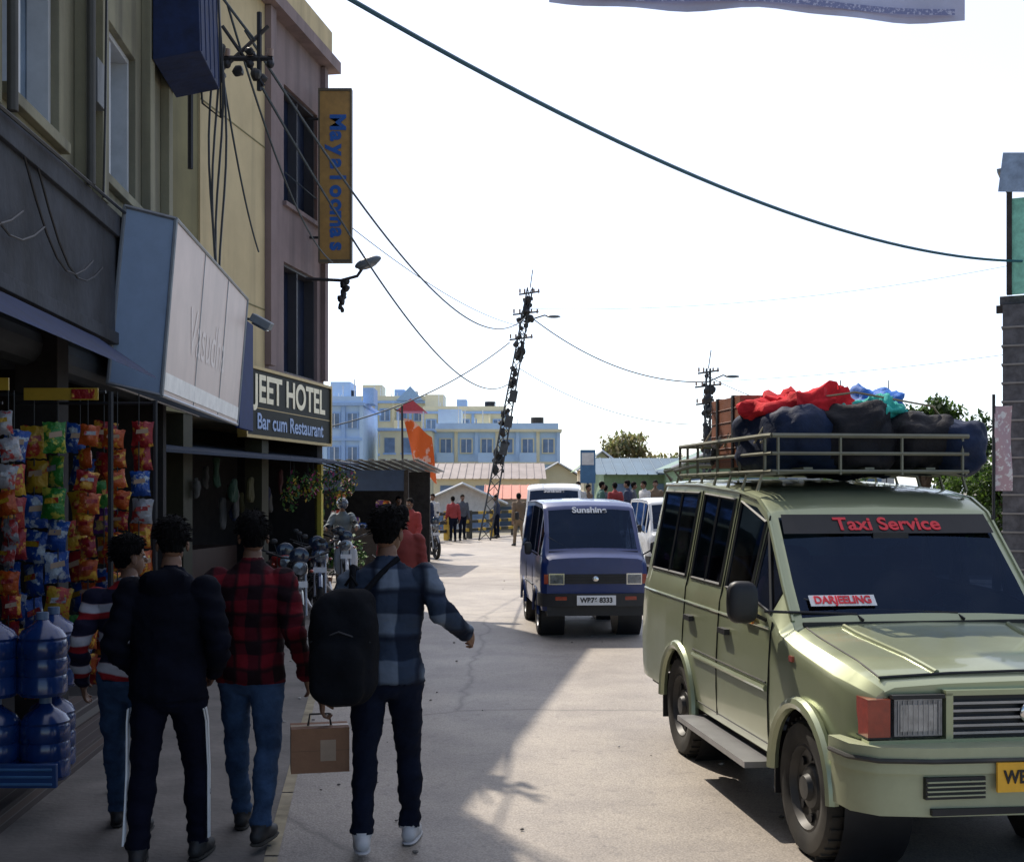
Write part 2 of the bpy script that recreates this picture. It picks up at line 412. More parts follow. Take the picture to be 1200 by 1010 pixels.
    for x in np.linspace(-.6,.6,4):
        for y in(1.88,3.9): g.cyl((x,y,2.0),(x,y,2.24),.011,rk,n=6)
    for x in(-.4,0,.4): g.bb(x-.03,x+.03,1.9,3.88,2.033,2.045,rk)
    for y in (3.7,4.0): g.tube([(-.70,y,1.98),(-.76,y,2.05),(-.6,y,2.09),(.6,y,2.09),(.76,y,2.05),(.70,y,1.98)],.016,rk)
    g.obj('body',parent=root,smooth=38)
    th=math.atan2(.64,.57)
    def T(x,t,off):
        y=1.2+(1.77-1.2)*t; z=1.163+(1.803-1.163)*t
        return Matrix.Translation(V((x,y,z))+V((0,-math.sin(th),math.cos(th)))*off)@Matrix.Rotation(th,4,'X')
    g=G()
    g.add(([(-.66,-.075,0),(.66,-.075,0),(.645,.075,0),(-.645,.075,0)],[(0,1,2,3)]),black,T(0,.83,.012))
    g.add(([(-.63,-.038,0),(-.24,-.038,0),(-.24,.038,0),(-.63,.038,0)],[(0,1,2,3)]),white,T(0,.17,.012))
    g.obj('sticker',parent=root,smooth=0)
    text('Taxi Service',.135,redp,T(.0,.82,.016),root,bold=.003)
    text('DARJEELING',.072,redp,T(-.435,.17,.016),root,bold=.002,sx=.85)
    text('WB 76 A 4412',.085,black,Matrix.Translation((0,-.040,.585))@Matrix.Rotation(R(90),4,'X'),root,bold=.002,sx=.85)
suv()

def lump_obj(name,c,r,ma,p=.7,namp=.05,nsc=5,parent=None,rz=0,nu=44,nv=28,tilt=0):
    g=G(); M=Matrix.Rotation(rz,3,'Z')@Matrix.Rotation(tilt,3,'Y')
    g.ell(c,r,ma,nu,nv,p,namp,nsc,M); return g.obj(name,parent=parent,smooth=60)
lug=empty('luggage',(2.47,5.545,0),R(7.4))
navyb=mat('navy_bag',(.006,.016,.05),.7,var=.4,bump=.5,bscale=14,spec=.3)
blackb=mat('black_bag',(.006,.006,.010),.65,var=.4,bump=.6,bscale=12,spec=.3)
redc=mat('red_cloth',(.62,.025,.035),.85,var=.4,bump=.8,bscale=14,spec=.2)
teal=mat('teal_cloth',(.03,.42,.36),.8,var=.3,bump=.7,bscale=12)
bluec=mat('blue_cloth',(.01,.13,.5),.7,var=.4,bump=.7,bscale=12)
brownc=mat('brown_case',(.28,.10,.05),.6,var=.2)
L=lug
lump_obj('duffel_bag',(-.38,2.3,2.23),(.25,.36,.20),navyb,.5,.05,parent=L,rz=.2)
lump_obj('duffel_bag',(.02,2.28,2.22),(.23,.34,.20),blackb,.5,.07,parent=L,rz=-.15)
lump_obj('holdall',(.42,2.2,2.21),(.26,.26,.18),blackb,.7,.06,parent=L)
lump_obj('holdall',(.66,2.08,2.17),(.17,.20,.17),navyb,.8,.05,parent=L)
lump_obj('holdall',(-.3,3.0,2.22),(.32,.35,.2),blackb,.5,.05,parent=L)
lump_obj('holdall',(.3,3.0,2.22),(.32,.35,.22),navyb,.5,.05,parent=L)
lump_obj('red_cover',(-.28,2.45,2.44),(.30,.34,.055),redc,.8,.15,8,parent=L)
lump_obj('red_cover',(.0,2.9,2.46),(.36,.36,.07),redc,.8,.16,8,parent=L)
lump_obj('teal_sack',(.16,2.25,2.41),(.19,.2,.055),teal,.8,.09,8,parent=L)
lump_obj('blue_sack',(.36,2.7,2.45),(.2,.25,.13),bluec,.8,.09,7,parent=L)
g=G(); g.bb(-.62,-.46,2.55,3.2,2.06,2.54,brownc)
for y in(2.7,3.05): g.bb(-.63,-.45,y-.02,y+.02,2.055,2.55,black)
g.bb(-.56,-.52,2.53,2.55,2.25,2.33,black)
for k in range(5): g.bb(-.625,-.455,2.545,3.205,2.1+k*.09,2.106+k*.09,mat('case_seam',(.15,.05,.03)))
g.obj('suitcase',parent=lug,bevel=.01)
g=G()
for y in(2.12,2.75,3.3): g.tube([(-.67,y,2.2),(-.5,y+.05,2.46),(0,y,2.53),(.5,y-.05,2.44),(.72,y,2.2)],.007,mat('rope',(.3,.25,.15)),5)
g.tube([(-.67,2.0,2.2),(-.3,2.25,2.46),(.2,2.7,2.56),(.66,3.3,2.2)],.007,MC['rope'],5)
g.obj('rope',parent=lug)

# ------------------------------------------------------------ microvans
def van(name,loc,rz,col,hs=1.0):
    root=empty(name,loc,rz)
    paint=mat(name+'_paint%d'%len(MC),col,.3,.0,var=.08,coat=.5,dust=.05)
    g=G()
    keys=[(.06,.95,.62,1.0,.60),(.12,.97,.68,1.03,.62),(.22,1.0,.695,1.07,.625),(.40,1.01,.70,1.32,.61),(.68,1.02,.705,1.645,.59),(.85,1.02,.705,1.70,.59),(1.8,1.02,.705,1.73,.59),(3.1,1.02,.705,1.71,.58),(3.22,1.0,.70,1.66,.57),(3.28,.97,.69,1.5,.57)]
    ar=[(.72,.29,.33),(2.55,.29,.33)]
    ys,rows=shell(g,keys,ar,.36,paint,carglass,[(.42,.62),(.70,1.12),(1.22,2.02),(2.12,3.02)],(.25,.64))
    g.bb(-.62,.62,.15,3.2,.30,.36,black); g.bb(-.60,.60,.1,.3,.36,.98,black); g.bb(-.6,.6,.3,.5,.8,1.03,black)
    sm=mat('van_seat',(.05,.05,.06),.9)
    for x in(-.32,.32): seat(g,x,.95,.62,sm)
    g.box((0,2.0,.62),(1.1,.45,.14),sm); g.box((0,2.2,.95),(1.1,.12,.55),sm)
    g.ell((.32,.98,1.42),(.09,.10,.13),mat('driver_head',(.10,.06,.04),.7)); g.ell((.32,1.05,1.12),(.21,.13,.24),sm,p=.8)
    for s_ in(-1,1):
        for yc,zc,r in ar:
            g.tube([(s_*.70,yc-r*math.cos(math.pi*i/12),zc+r*math.sin(math.pi*i/12)) for i in range(13)],.02,paint,6)
            g.lathe((s_*.35,yc,zc),(s_,0,0),[(0,.001),(0,.33),(.31,.335)],black,20)
            wheel(g,s_*.61,yc,.275,.15,s_,mat('van_rim',(.35,.35,.36),.5,.5),24)
        for yv in(1.16,2.07):
            g.tube([(s_*(sidex(ys,rows,yv,z)+.001),yv,z) for z in np.linspace(.42,1.65,7)],.004,black,5)
        g.tube([(s_*(sidex(ys,rows,y,.62)+.002),y,.62) for y in np.linspace(1.08,2.2,6)],.014,black,5)
        g.tube([(s_*.70,.5,1.04),(s_*.80,.44,1.10)],.01,black); g.ell((s_*.83,.43,1.13),(.05,.03,.08),black,p=.6)
        g.bb(*sorted((s_*.40,s_*.60)),.045,.062,.69,.83,chrome); g.bb(*sorted((s_*.415,s_*.585)),.03,.046,.705,.815,lens)
        g.bb(*sorted((s_*.605,s_*.66)),.05,.14,.70,.82,orange)
        g.bb(*sorted((s_*.36,s_*.52)),-.005,.012,.50,.545,orange)
        g.tube([(s_*(p[8][0]+.002),y,p[8][1]) for y,p in zip(ys,rows) if y>.4],.009,paint,5)
        g.bb(*sorted((s_*.58,s_*.66)),3.28,3.295,.7,.92,mat('tail_lens',(.5,.02,.02),.2))
    g.bb(-.39,.39,.045,.062,.70,.82,black)
    for k in range(3): g.bb(-.38,.38,.035,.046,.72+k*.035,.732+k*.035,darksteel)
    g.ell((0,.035,.76),(.04,.01,.035),chrome)
    for s_ in(-1,1):
        g.prism([(0,-.02),(s_*.5,0),(s_*.68,.06),(s_*.72,.2),(s_*.72,.38),(s_*.68,.38),(s_*.64,.15),(0,.08)],.42,.58,black,'z')
    g.bb(-.62,.62,.05,.1,.30,.42,black)
    g.bb(-.25,.25,-.036,-.022,.44,.56,white)
    g.bb(-.58,.58,.225,.245,1.075,1.10,black)
    for x in(-.25,.3): g.tube([(x,.24,1.11),(x-.2,.31,1.2),(x-.32,.36,1.27)],.008,black,5)
    g.bb(-.5,.5,3.284,3.29,1.1,1.42,winglass)
    g.obj('body',parent=root,smooth=38)
    th=math.atan2(1.645-1.07,.68-.22)
    M=Matrix.Translation(V((0,.62,1.605))+V((0,-math.sin(th),math.cos(th)))*.01)@Matrix.Rotation(th,4,'X')
    text('Sunshine',.13,white,M,root,bold=.004)
    text('WB76 8333',.085,black,Matrix.Translation((0,-.038,.50))@Matrix.Rotation(R(90),4,'X'),root,bold=.003)
    root.scale=(1,1,hs)
van('minivan',(1.07,15.2,0),R(4.5),(.006,.028,.15),1.02)
van('minivan',(.92,26.5,0),R(-3),(.80,.82,.83),1.18)
van('minivan',(3.45,24.0,0),R(3),(.6,.62,.63),1.0)

# ------------------------------------------------------------ people
def hand_geo(w,d,n_,side,curl=.5,L=1.0):
    d=V(d).normalized(); n_=V(n_); n_=(n_-d*n_.dot(d)).normalized(); s=d.cross(n_).normalized()*side
    w=V(w); Mx=Matrix((s,n_,d)).transposed(); out=[]
    out.append(ell_geo(w+d*.048*L,(.041*L,.016*L,.056*L),14,10,.8,M=Mx))
    out.append(tube_geo([w-d*.03*L,w+d*.03*L],[.026*L,.027*L],10,round_=True))
    for off,ln in((-.031,.062),(-.0105,.075),(.0105,.081),(.031,.072)):
        p=w+(d*.085+s*off)*L; pts=[p-d*.02*L,p]
        for k in range(3):
            ang=curl*(.55+.35*k); q=(d*math.cos(ang*(k+1)*.6)+n_*math.sin(ang*(k+1)*.6)).normalized()
            p=p+q*ln*L*(.42,.32,.26)[k]; pts.append(p)
        out.append(tube_geo(pts,[.0098*L,.0098*L,.009*L,.0083*L,.007*L],8,round_=True))
    p=w+(d*.03+s*.03)*L; pts=[p]
    for k in range(3):
        q=(s*(.75-.3*k)+d*(.6+.1*k)+n_*(.25+.2*k)*curl*1.5).normalized(); p=p+q*.03*L; pts.append(p)
    out.append(tube_geo(pts,[.015*L,.013*L,.0105*L,.009*L],8,round_=True))
    return out
def person(name,loc,rz,H=1.75,pose=None,top=None,pants=None,shoe=None,bulk=1.0,vox=.012,hem=.93,turn=0,curl=.5,hairt=.010,helmet=None,fold=1.0):
    s=H/1.75
    J=dict(pel=(0,0,.95),chest=(0,.01,1.35),shL=(-.185,0,1.415),elL=(-.235,-.04,1.13),wrL=(-.245,.06,.88),shR=(.185,0,1.415),elR=(.235,-.04,1.13),wrR=(.245,.06,.88),
           hipL=(-.088,0,.92),knL=(-.10,.03,.50),anL=(-.105,-.03,.085),hipR=(.088,0,.92),knR=(.10,.03,.50),anR=(.105,-.03,.085),fL=(-.15,1,0),fR=(.15,1,0),nod=0,handL=None,handR=None)
    if pose: J.update(pose)
    P={k:V(v)*s for k,v in J.items() if isinstance(v,tuple) and k not in('fL','fR')}
    root=empty(name,loc,rz)
    pel,ch=P['pel'],P['chest']
    up=(ch-pel)/(.4*s)
    def tc(z): return pel+up*(z-.95)*s
    b=bulk
    prof=[(.80,.085,.075,0),(.84,.135,.105,-.005),(.90,.165*(1+(b-1)*.4),.12*(1+(b-1)*.4),-.012),(.98,.165*b,.118*b,-.008),(1.08,.150*b,.108*b,0),(1.20,.162*b,.115*b,0),(1.30,.182*b,.122*b,-.004),(1.38,.185*b,.115*b,-.008),(1.43,.158,.098,-.008),(1.47,.105,.075,0),(1.50,.068,.06,.0)]
    rings=[]
    for z,rx,ry,cy in prof:
        c=tc(z); rings.append((c.x,c.y+cy*s,c.z,rx*s,ry*s))
    geos=[ring_loft(rings)]
    nk=tc(1.47); hd=tc(1.565)+V((0,.018*s,0))
    geos.append(tube_geo([nk,hd],[.058*s,.052*s],12,round_=True))
    segs=[(tc(.8),tc(.98),.13,.15,'t'),(tc(.98),tc(1.4),.15,.15,'t'),(nk+(hd-nk)*.35,hd,.062,.058,'n')]
    for c in 'LR':
        sh,el,wr=P['sh'+c],P['el'+c],P['wr'+c]
        m1=sh.lerp(el,.5); m2=el.lerp(wr,.35)
        sb=1+(b-1)*1.0
        rr=[.062*sb*s,.054*sb*s,.046*sb*s,.045*sb*s,.034*sb*s]
        geos.append(tube_geo([sh,m1,el,m2,wr],rr,14,round_=True))
        geos.append(ell_geo(sh+V((0,0,-.012)),(.062*sb*s,.066*sb*s,.062*sb*s)))
        segs+=[(sh,el,.06,.05,'a'),(el,wr,.05,.035,'a')]
        hp,kn,an=P['hip'+c],P['kn'+c],P['an'+c]
        geos.append(tube_geo([hp+V((0,-.01,.02)),hp.lerp(kn,.4),kn,kn.lerp(an,.3)+V((0,-.012*s,0)),kn.lerp(an,.75),an+(kn-an).normalized()*.02],[.098*s,.088*s,.064*s,.066*s,.054*s,.058*s],16,round_=True))
        segs+=[(hp,kn,.095,.065,'l'),(kn,an+(kn-an).normalized()*.03,.065,.05,'l')]
        f=V(J['f'+c]).normalized()
        heel=an-f*.05*s+V((0,0,-.04*s)); toe=an+f*.16*s+V((0,0,-.052*s))
        fd=(toe-heel)
        geos.append(tube_geo([heel,heel+fd*.35+V((0,0,.012)),heel+fd*.7,toe],[.038*s,.042*s,.043*s,.030*s],12,round_=True))
        segs+=[(heel,toe,.045,.04,'f'),(an+V((0,0,-.05*s)),an+V((0,0,-.01)),.05,.045,'f')]
    co,no,fs=remesh(geos,vox,4)
    A=np.array([x[0] for x in segs]);B=np.array([x[1] for x in segs]);ra=np.array([x[2] for x in segs])*s;rb=np.array([x[3] for x in segs])*s
    def label(pts):
        AB=B-A; L2=(AB**2).sum(1)
        t=np.clip(((pts[:,None,:]-A[None])*AB[None]).sum(2)/L2[None],0,1)
        d=np.linalg.norm(pts[:,None,:]-(A[None]+t[...,None]*AB[None]),axis=2)-(ra[None]*(1-t)+rb[None]*t)
        return d.argmin(1)
    lab=np.array([x[4] for x in segs])[label(co)]
    upn=up.normalized(); hgt=((co-np.array(pel))@np.array(upn))/s+.95
    shirt=((lab=='t')&(hgt>hem))|(lab=='a')
    if hem<.9: shirt|=((lab=='l')&(hgt>hem))
    disp=np.where(shirt,.010,0.)+np.where(lab=='f',.003,0)
    off=V(loc)*3.3
    for i in range(len(co)):
        if lab[i] in('t','a','l'):
            p=V(co[i])
            dd=.012*noise.noise(V((p.x*7,p.y*7,p.z*11))+off)
            rdg=1-abs(noise.noise(V((p.x*9+p.z*6,p.y*9,p.z*20-p.x*9))+off)*2.2)
            dd+=.011*max(0,rdg-.55)
            if lab[i]=='l' and p.z<.32*s: dd+=.006*math.sin(p.z*95+p.x*20+off.x*7)*max(0,1-p.z/(.32*s))
            if lab[i]=='a': dd+=.004*math.sin(p.z*75+p.x*30+off.y)
            disp[i]+=dd*fold
    co=co+no*disp[:,None]
    fc=np.array([co[list(f)].mean(0) for f in fs]); fl=np.array([x[4] for x in segs])[label(fc)]
    fh=((fc-np.array(pel))@np.array(upn))/s+.95
    mi=[]
    for k in range(len(fs)):
        q=fl[k]
        if q=='a' or (q=='t' and fh[k]>hem) or (hem<.9 and q=='l' and fh[k]>hem): mi.append(0)
        elif q in('t','l'): mi.append(1)
        elif q=='f': mi.append(3)
        else: mi.append(2)
    me=bpy.data.meshes.new('body'); me.from_pydata(co.tolist(),[],fs)
    for m_ in [top,pants,skin,shoe]: me.materials.append(m_)
    me.polygons.foreach_set('material_index',mi); me.update(); me.shade_smooth()
    o=bpy.data.objects.new('body',me); sc.collection.objects.link(o); o.parent=root
    gg=G()
    for c in 'LR':
        an=P['an'+c]; f=V(J['f'+c]).normalized(); ang=math.atan2(f.y,f.x)-math.pi/2
        gg.ell(an+f*.055*s+V((0,0,-.078*s)),(.044*s,.145*s,.014*s),shoew if shoe is shoew else rubber,14,6,.7,M=Matrix.Rotation(ang,3,'Z'))
    gg.obj('soles',parent=root)
    for c in 'LR':
        el,wr=P['el'+c],P['wr'+c]; d=(wr-el).normalized()
        if J['hand'+c]: d=V(J['hand'+c]).normalized()
        n_=V((1 if c=='L' else -1,.15,0))
        hg=hand_geo(wr+d*.015,d,n_,-1 if c=='L' else 1,curl,s)
        hc,hn,hf=remesh(hg,.0045 if vox<.016 else .008,2)
        mh=bpy.data.meshes.new('hand'); mh.from_pydata(hc.tolist(),[],hf); mh.materials.append(skin); mh.update(); mh.shade_smooth()
        oh=bpy.data.objects.new('hand',mh); sc.collection.objects.link(oh); oh.parent=root
        gg=G(); gg.tube([wr-d*.03,wr+d*.012],[.040*s*b,.037*s*b],top,14); gg.obj('cuff',parent=root)
    hm=Matrix.Translation(hd+V((0,.012,-.01)))@Matrix.Rotation(turn,4,'Z')@Matrix.Rotation(J['nod'],4,'X')@Matrix.Scale(s,4)
    gs=[ell_geo((0,-.012,.135),(.072,.094,.093),20,14),ell_geo((0,-.03,.07),(.055,.058,.06),16,12),ell_geo((0,.022,.06),(.055,.066,.07),16,12),ell_geo((0,.04,.02),(.032,.04,.03)),
        tube_geo([(0,.085,.11),(0,.105,.078)],[.008,.014],8,round_=True),ell_geo((0,.085,.045),(.024,.012,.008)),ell_geo((0,.083,.034),(.02,.012,.007)),
        ell_geo((-.076,-.005,.085),(.010,.019,.032)),ell_geo((.076,-.005,.085),(.010,.019,.032)),ell_geo((0,.075,.118),(.045,.016,.008))]
    co,no,fs=remesh(gs,.0055 if vox<.016 else .011,2)
    def hair(p):
        y=p[1]
        if abs(p[0])>.066 and abs(y+.005)<.024 and p[2]<.118: return False
        lim=.040 if y<-.05 else (.040+(y+.05)/.11*.125 if y<.06 else .168)
        return p[2]>lim+.004*noise.noise(V((p[0]*90,y*90,0))+off)
    hb=[hair(p) for p in co]
    for i in range(len(co)):
        if hb[i]:
            p=V(co[i]); th_=math.atan2(p.x,p.y+.02)
            q=V((math.cos(th_)*7,math.sin(th_)*7,p.z*9))
            a=hairt*min(1,.30+max(0,(p.z-.05))*9)+.005*noise.noise(q+off)+.0045*noise.noise(V((p.x*75,p.y*75,p.z*28))+off)+.003*noise.noise(V((p.x*150,p.y*150,p.z*60))+off)
            if p.z>.18: a+=.4*hairt
            co[i]=co[i]+no[i]*a
    mi=[1 if sum(hb[v] for v in f)>=len(f)/2 else 0 for f in fs]
    g=G(); g.m(skin);g.m(hairm)
    g.v=[tuple(p) for p in co]; g.f=list(fs); g.mi=mi
    # loose locks breaking the outline
    if vox<.016:
        rr=random.Random(int(loc[0]*100)); idx=[i for i in range(len(co)) if hb[i] and co[i][2]>.09]
        for k in range(170):
            i=rr.choice(idx); p=V(co[i]); nn_=V(no[i]); tdir=(V((p.x*.6,p.y*.3-.01,-.03))+nn_*.03+V((rr.uniform(-1,1),rr.uniform(-1,1),rr.uniform(-1,1)))*.012).normalized()
            g.tube([p-nn_*.004,p+tdir*.012+nn_*.004,p+tdir*.028+nn_*.002],[.0035,.0028,.0006],hairm,4)
    for x in(-.031,.031):
        g.ell((x,.075,.102),(.013,.009,.007),white,8,6); g.ell((x,.0825,.102),(.006,.004,.006),black,8,6)
    g.ell((0,.094,.040),(.020,.005,.003),mat('lips',(.2,.06,.05),.5),8,6)
    if helmet:
        g.ell((0,-.005,.14),(.125,.145,.13),helmet,20,14); g.ell((0,.08,.10),(.09,.07,.05),winglass,16,10)
    ho=g.obj('head',parent=root,smooth=80); ho.matrix_local=hm
    gg=G(); c0=tc(1.49); gg.tube([c0+V((.064*math.cos(t)*s,.066*math.sin(t)*s+.004,0)) for t in np.linspace(0,2*math.pi,17)],.015*s,top,8); gg.obj('collar',parent=root)
    return root,P,tc
navyj=mat('dark_jacket',(.003,.004,.010),.85,var=.4,bump=.4,bscale=9,spec=.12)
jeans=mat('blue_jeans',(.030,.060,.125),.9,var=.45,scale=7,bump=.5,bscale=14,spec=.2)
jeansd=mat('dark_jeans',(.005,.008,.020),.9,var=.35,bump=.5,bscale=14,spec=.15)
trk=mat('track_pants',(.004,.005,.014),.85,var=.3,bump=.4,bscale=9,spec=.12)
shoeb=mat('dark_shoe',(.015,.015,.017),.6)
shoew=mat('pale_shoe',(.5,.5,.52),.6)
plaidred=stripemat('red_plaid',[(.012,.004,.007),(.07,.006,.012),(.15,.008,.015),(.012,.006,.008)],'plaid',7)
plaidgrey=stripemat('grey_plaid',[(.008,.014,.030),(.028,.042,.072),(.12,.15,.20),(.006,.009,.02)],'plaid',4.2)
stripe=stripemat('striped_shirt',[(.25,.015,.02),(.012,.012,.03),(.38,.38,.42)],'h',6)
def walk(a,st=.16,aw=1.0,sp=0):
    return dict(knL=(-.10-sp,.07*a+.03,.50),anL=(-.105-sp,st*a,.09 if a>0 else .13),knR=(.10+sp,-.07*a+.03,.50),anR=(.105+sp,-st*a,.09 if a<0 else .13),
                elL=(-.235,-.05-.05*a*aw,1.13),wrL=(-.245,-.10*a*aw+.04,.88),elR=(.235,-.05+.05*a*aw,1.13),wrR=(.245,.10*a*aw+.04,.88))
PZ=.008
p=walk(1,.2,1.4); p.update(elL=(-.26,-.12,1.14),wrL=(-.27,.02,.92)); person('pedestrian',(-2.12,6.6,PZ),R(6),1.61,p,stripe,jeans,shoeb,1.0,turn=R(-55),hairt=.015)
p=walk(-1,.14,1,.015); p.update(wrL=(-.20,.13,.99),wrR=(.20,.15,.99),elL=(-.265,-.06,1.14),elR=(.265,-.05,1.13),chest=(0,.03,1.35),nod=R(-12))
rt,P,tc=person('pedestrian',(-1.73,6.02,PZ),R(2),1.72,p,navyj,trk,shoeb,1.16,hem=.86,turn=R(12),hairt=.012)
g=G()
for c,sd_ in(('L',-1),('R',1)):
    for k in(-1,0,1):
        hp,kn,an=P['hip'+c],P['kn'+c],P['an'+c]
        off=lambda r: V((sd_*r*math.cos(k*.28),r*math.sin(k*.28)-.03,0))
        g.tube([hp+off(.105)+V((0,0,-.10)),hp.lerp(kn,.4)+off(.096),hp.lerp(kn,.75)+off(.084),kn+off(.076),kn.lerp(an,.4)+off(.070),an+off(.062)+V((0,0,.03))],.0045,white,6)
g.ell(tc(1.44)+V((0,-.09,0)),(.13,.07,.09),navyj,18,12,.8,.03,9)
g.obj('trouser_stripe_and_hood',parent=rt)
p=walk(1,.22,1.6,.01); p.update(elR=(.26,-.08,1.14),wrR=(.285,.08,.90)); person('pedestrian',(-1.42,6.5,PZ),R(-4),1.74,p,plaidred,jeans,shoeb,1.10,hem=.86,turn=R(18),hairt=.009)
p=walk(-1,.15,1,.01); p.update(elL=(-.265,-.02,1.10),wrL=(-.335,.0,.83),elR=(.285,-.06,1.25),wrR=(.41,.12,1.12),handL=(0,0,-1),handR=(.35,.8,-.45),shR=(.195,.0,1.42),shL=(-.185,0,1.40),nod=R(-6))
rt,P,tc=person('pedestrian',(-.66,6.30,.004),R(2),1.77,p,plaidgrey,jeansd,shoew,1.08,hem=.88,turn=R(-22),curl=1.1,hairt=.016)
bpk=mat('backpack_fabric',(.004,.005,.008),.85,var=.4,bump=.4,bscale=20,spec=.15)
g=G()
co,no,fs=remesh([ell_geo((-.20,-.25,1.10),(.175,.13,.29),24,16,.6),ell_geo((-.22,-.34,.99),(.14,.08,.16),20,14,.6),ell_geo((-.17,-.23,1.32),(.13,.11,.09),18,12,.8)],.012,4)
for i in range(len(co)): co[i]=co[i]+no[i]*.014*noise.noise(V(co[i])*9)
g.v=[tuple(q) for q in co]; g.f=fs; g.mi=[0]*len(fs); g.m(bpk)
x=-.12
g.tube([(x-.05,-.15,1.36),(x-.05,-.08,1.50),(x-.04,.05,1.48),(x-.05,.15,1.38),(x-.08,.12,1.15),(x-.12,-.12,1.0)],.018,bpk,8)
g.tube([(-.10,-.15,1.38),(-.02,-.1,1.47),(.06,-.02,1.54)],.016,bpk,8)
g.tube([(-.36,-.33,1.14),(-.21,-.40,1.20),(-.06,-.34,1.14)],.005,darksteel,6)
g.tube([(-.20,-.16,1.41),(-.17,-.18,1.46),(-.14,-.16,1.41)],.009,bpk,6)
g.obj('backpack',parent=rt,smooth=60)
cb=mat('cardboard',(.26,.13,.07),.8,var=.15,bump=.1)
g=G(); g.bb(-.15,.15,-.09,.09,-.23,0,cb); g.bb(-.151,.151,-.025,.025,-.2305,.0015,mat('parcel_tape',(.40,.27,.16),.35)); g.bb(.0,.08,-.0915,-.0902,-.17,-.06,mat('label',(.36,.25,.17)))
g.bb(-.1502,.1502,-.0905,.0905,-.116,-.114,mat('box_seam',(.12,.06,.03)))
g.tube([(-.06,0,0),(-.05,0,.06),(.05,0,.06),(.06,0,0)],.006,black,6)
g.obj('cardboard_box',(-.66-.355,6.30,.665),R(12),bevel=.004)
orc=mat('maroon_top',(.20,.03,.025),.85,var=.2,bump=.3,bscale=10)
person('pedestrian',(-1.20,13,.004),R(0),1.70,walk(1),orc,jeansd,shoeb,1.08,vox=.018)
tops=[mat('top_a',(.16,.11,.07),.85),mat('top_b',(.5,.5,.5),.85),mat('top_c',(.02,.03,.07),.85),mat('top_d',(.3,.04,.04),.85),mat('top_e',(.08,.09,.11),.85),mat('top_f',(.05,.12,.1),.85)]
person('pedestrian',(.24,41,.004),R(20),1.78,walk(1),tops[0],mat('khaki',(.2,.15,.1),.9),shoeb,1.1,vox=.022)
for (x,y,h,t_,r_) in ((-2.50,34,1.85,2,170),(-2.95,31,1.72,4,200),(-2.2,26,1.70,3,150),(-2.9,44.0,1.75,1,150),(-3.1,36,1.7,2,120),(-1.9,45.5,1.72,4,200),(-2.2,44.6,1.66,3,20),(-.6,47.5,1.7,2,90)):
    person('pedestrian',(x,y,.004),R(r_),h,walk(-1,.05),tops[t_],jeansd,shoeb,1.1,vox=.024)
for i,(x,y,h) in enumerate([(2.05,37,1.70),(2.4,38,1.62),(2.75,37,1.7),(3.0,38.5,1.6),(3.25,37.6,1.68),(3.6,37,1.74),(4.05,36.5,1.72),(4.5,37.5,1.75),(1.9,39,1.6),(3.9,38.6,1.7)]):
    person('pedestrian',(x,y,.45),R(180+i*50),h,walk(1 if i%2 else -1,.04),tops[(i*5+1)%6],jeansd if i%2 else jeans,shoeb,1.08,vox=.026)

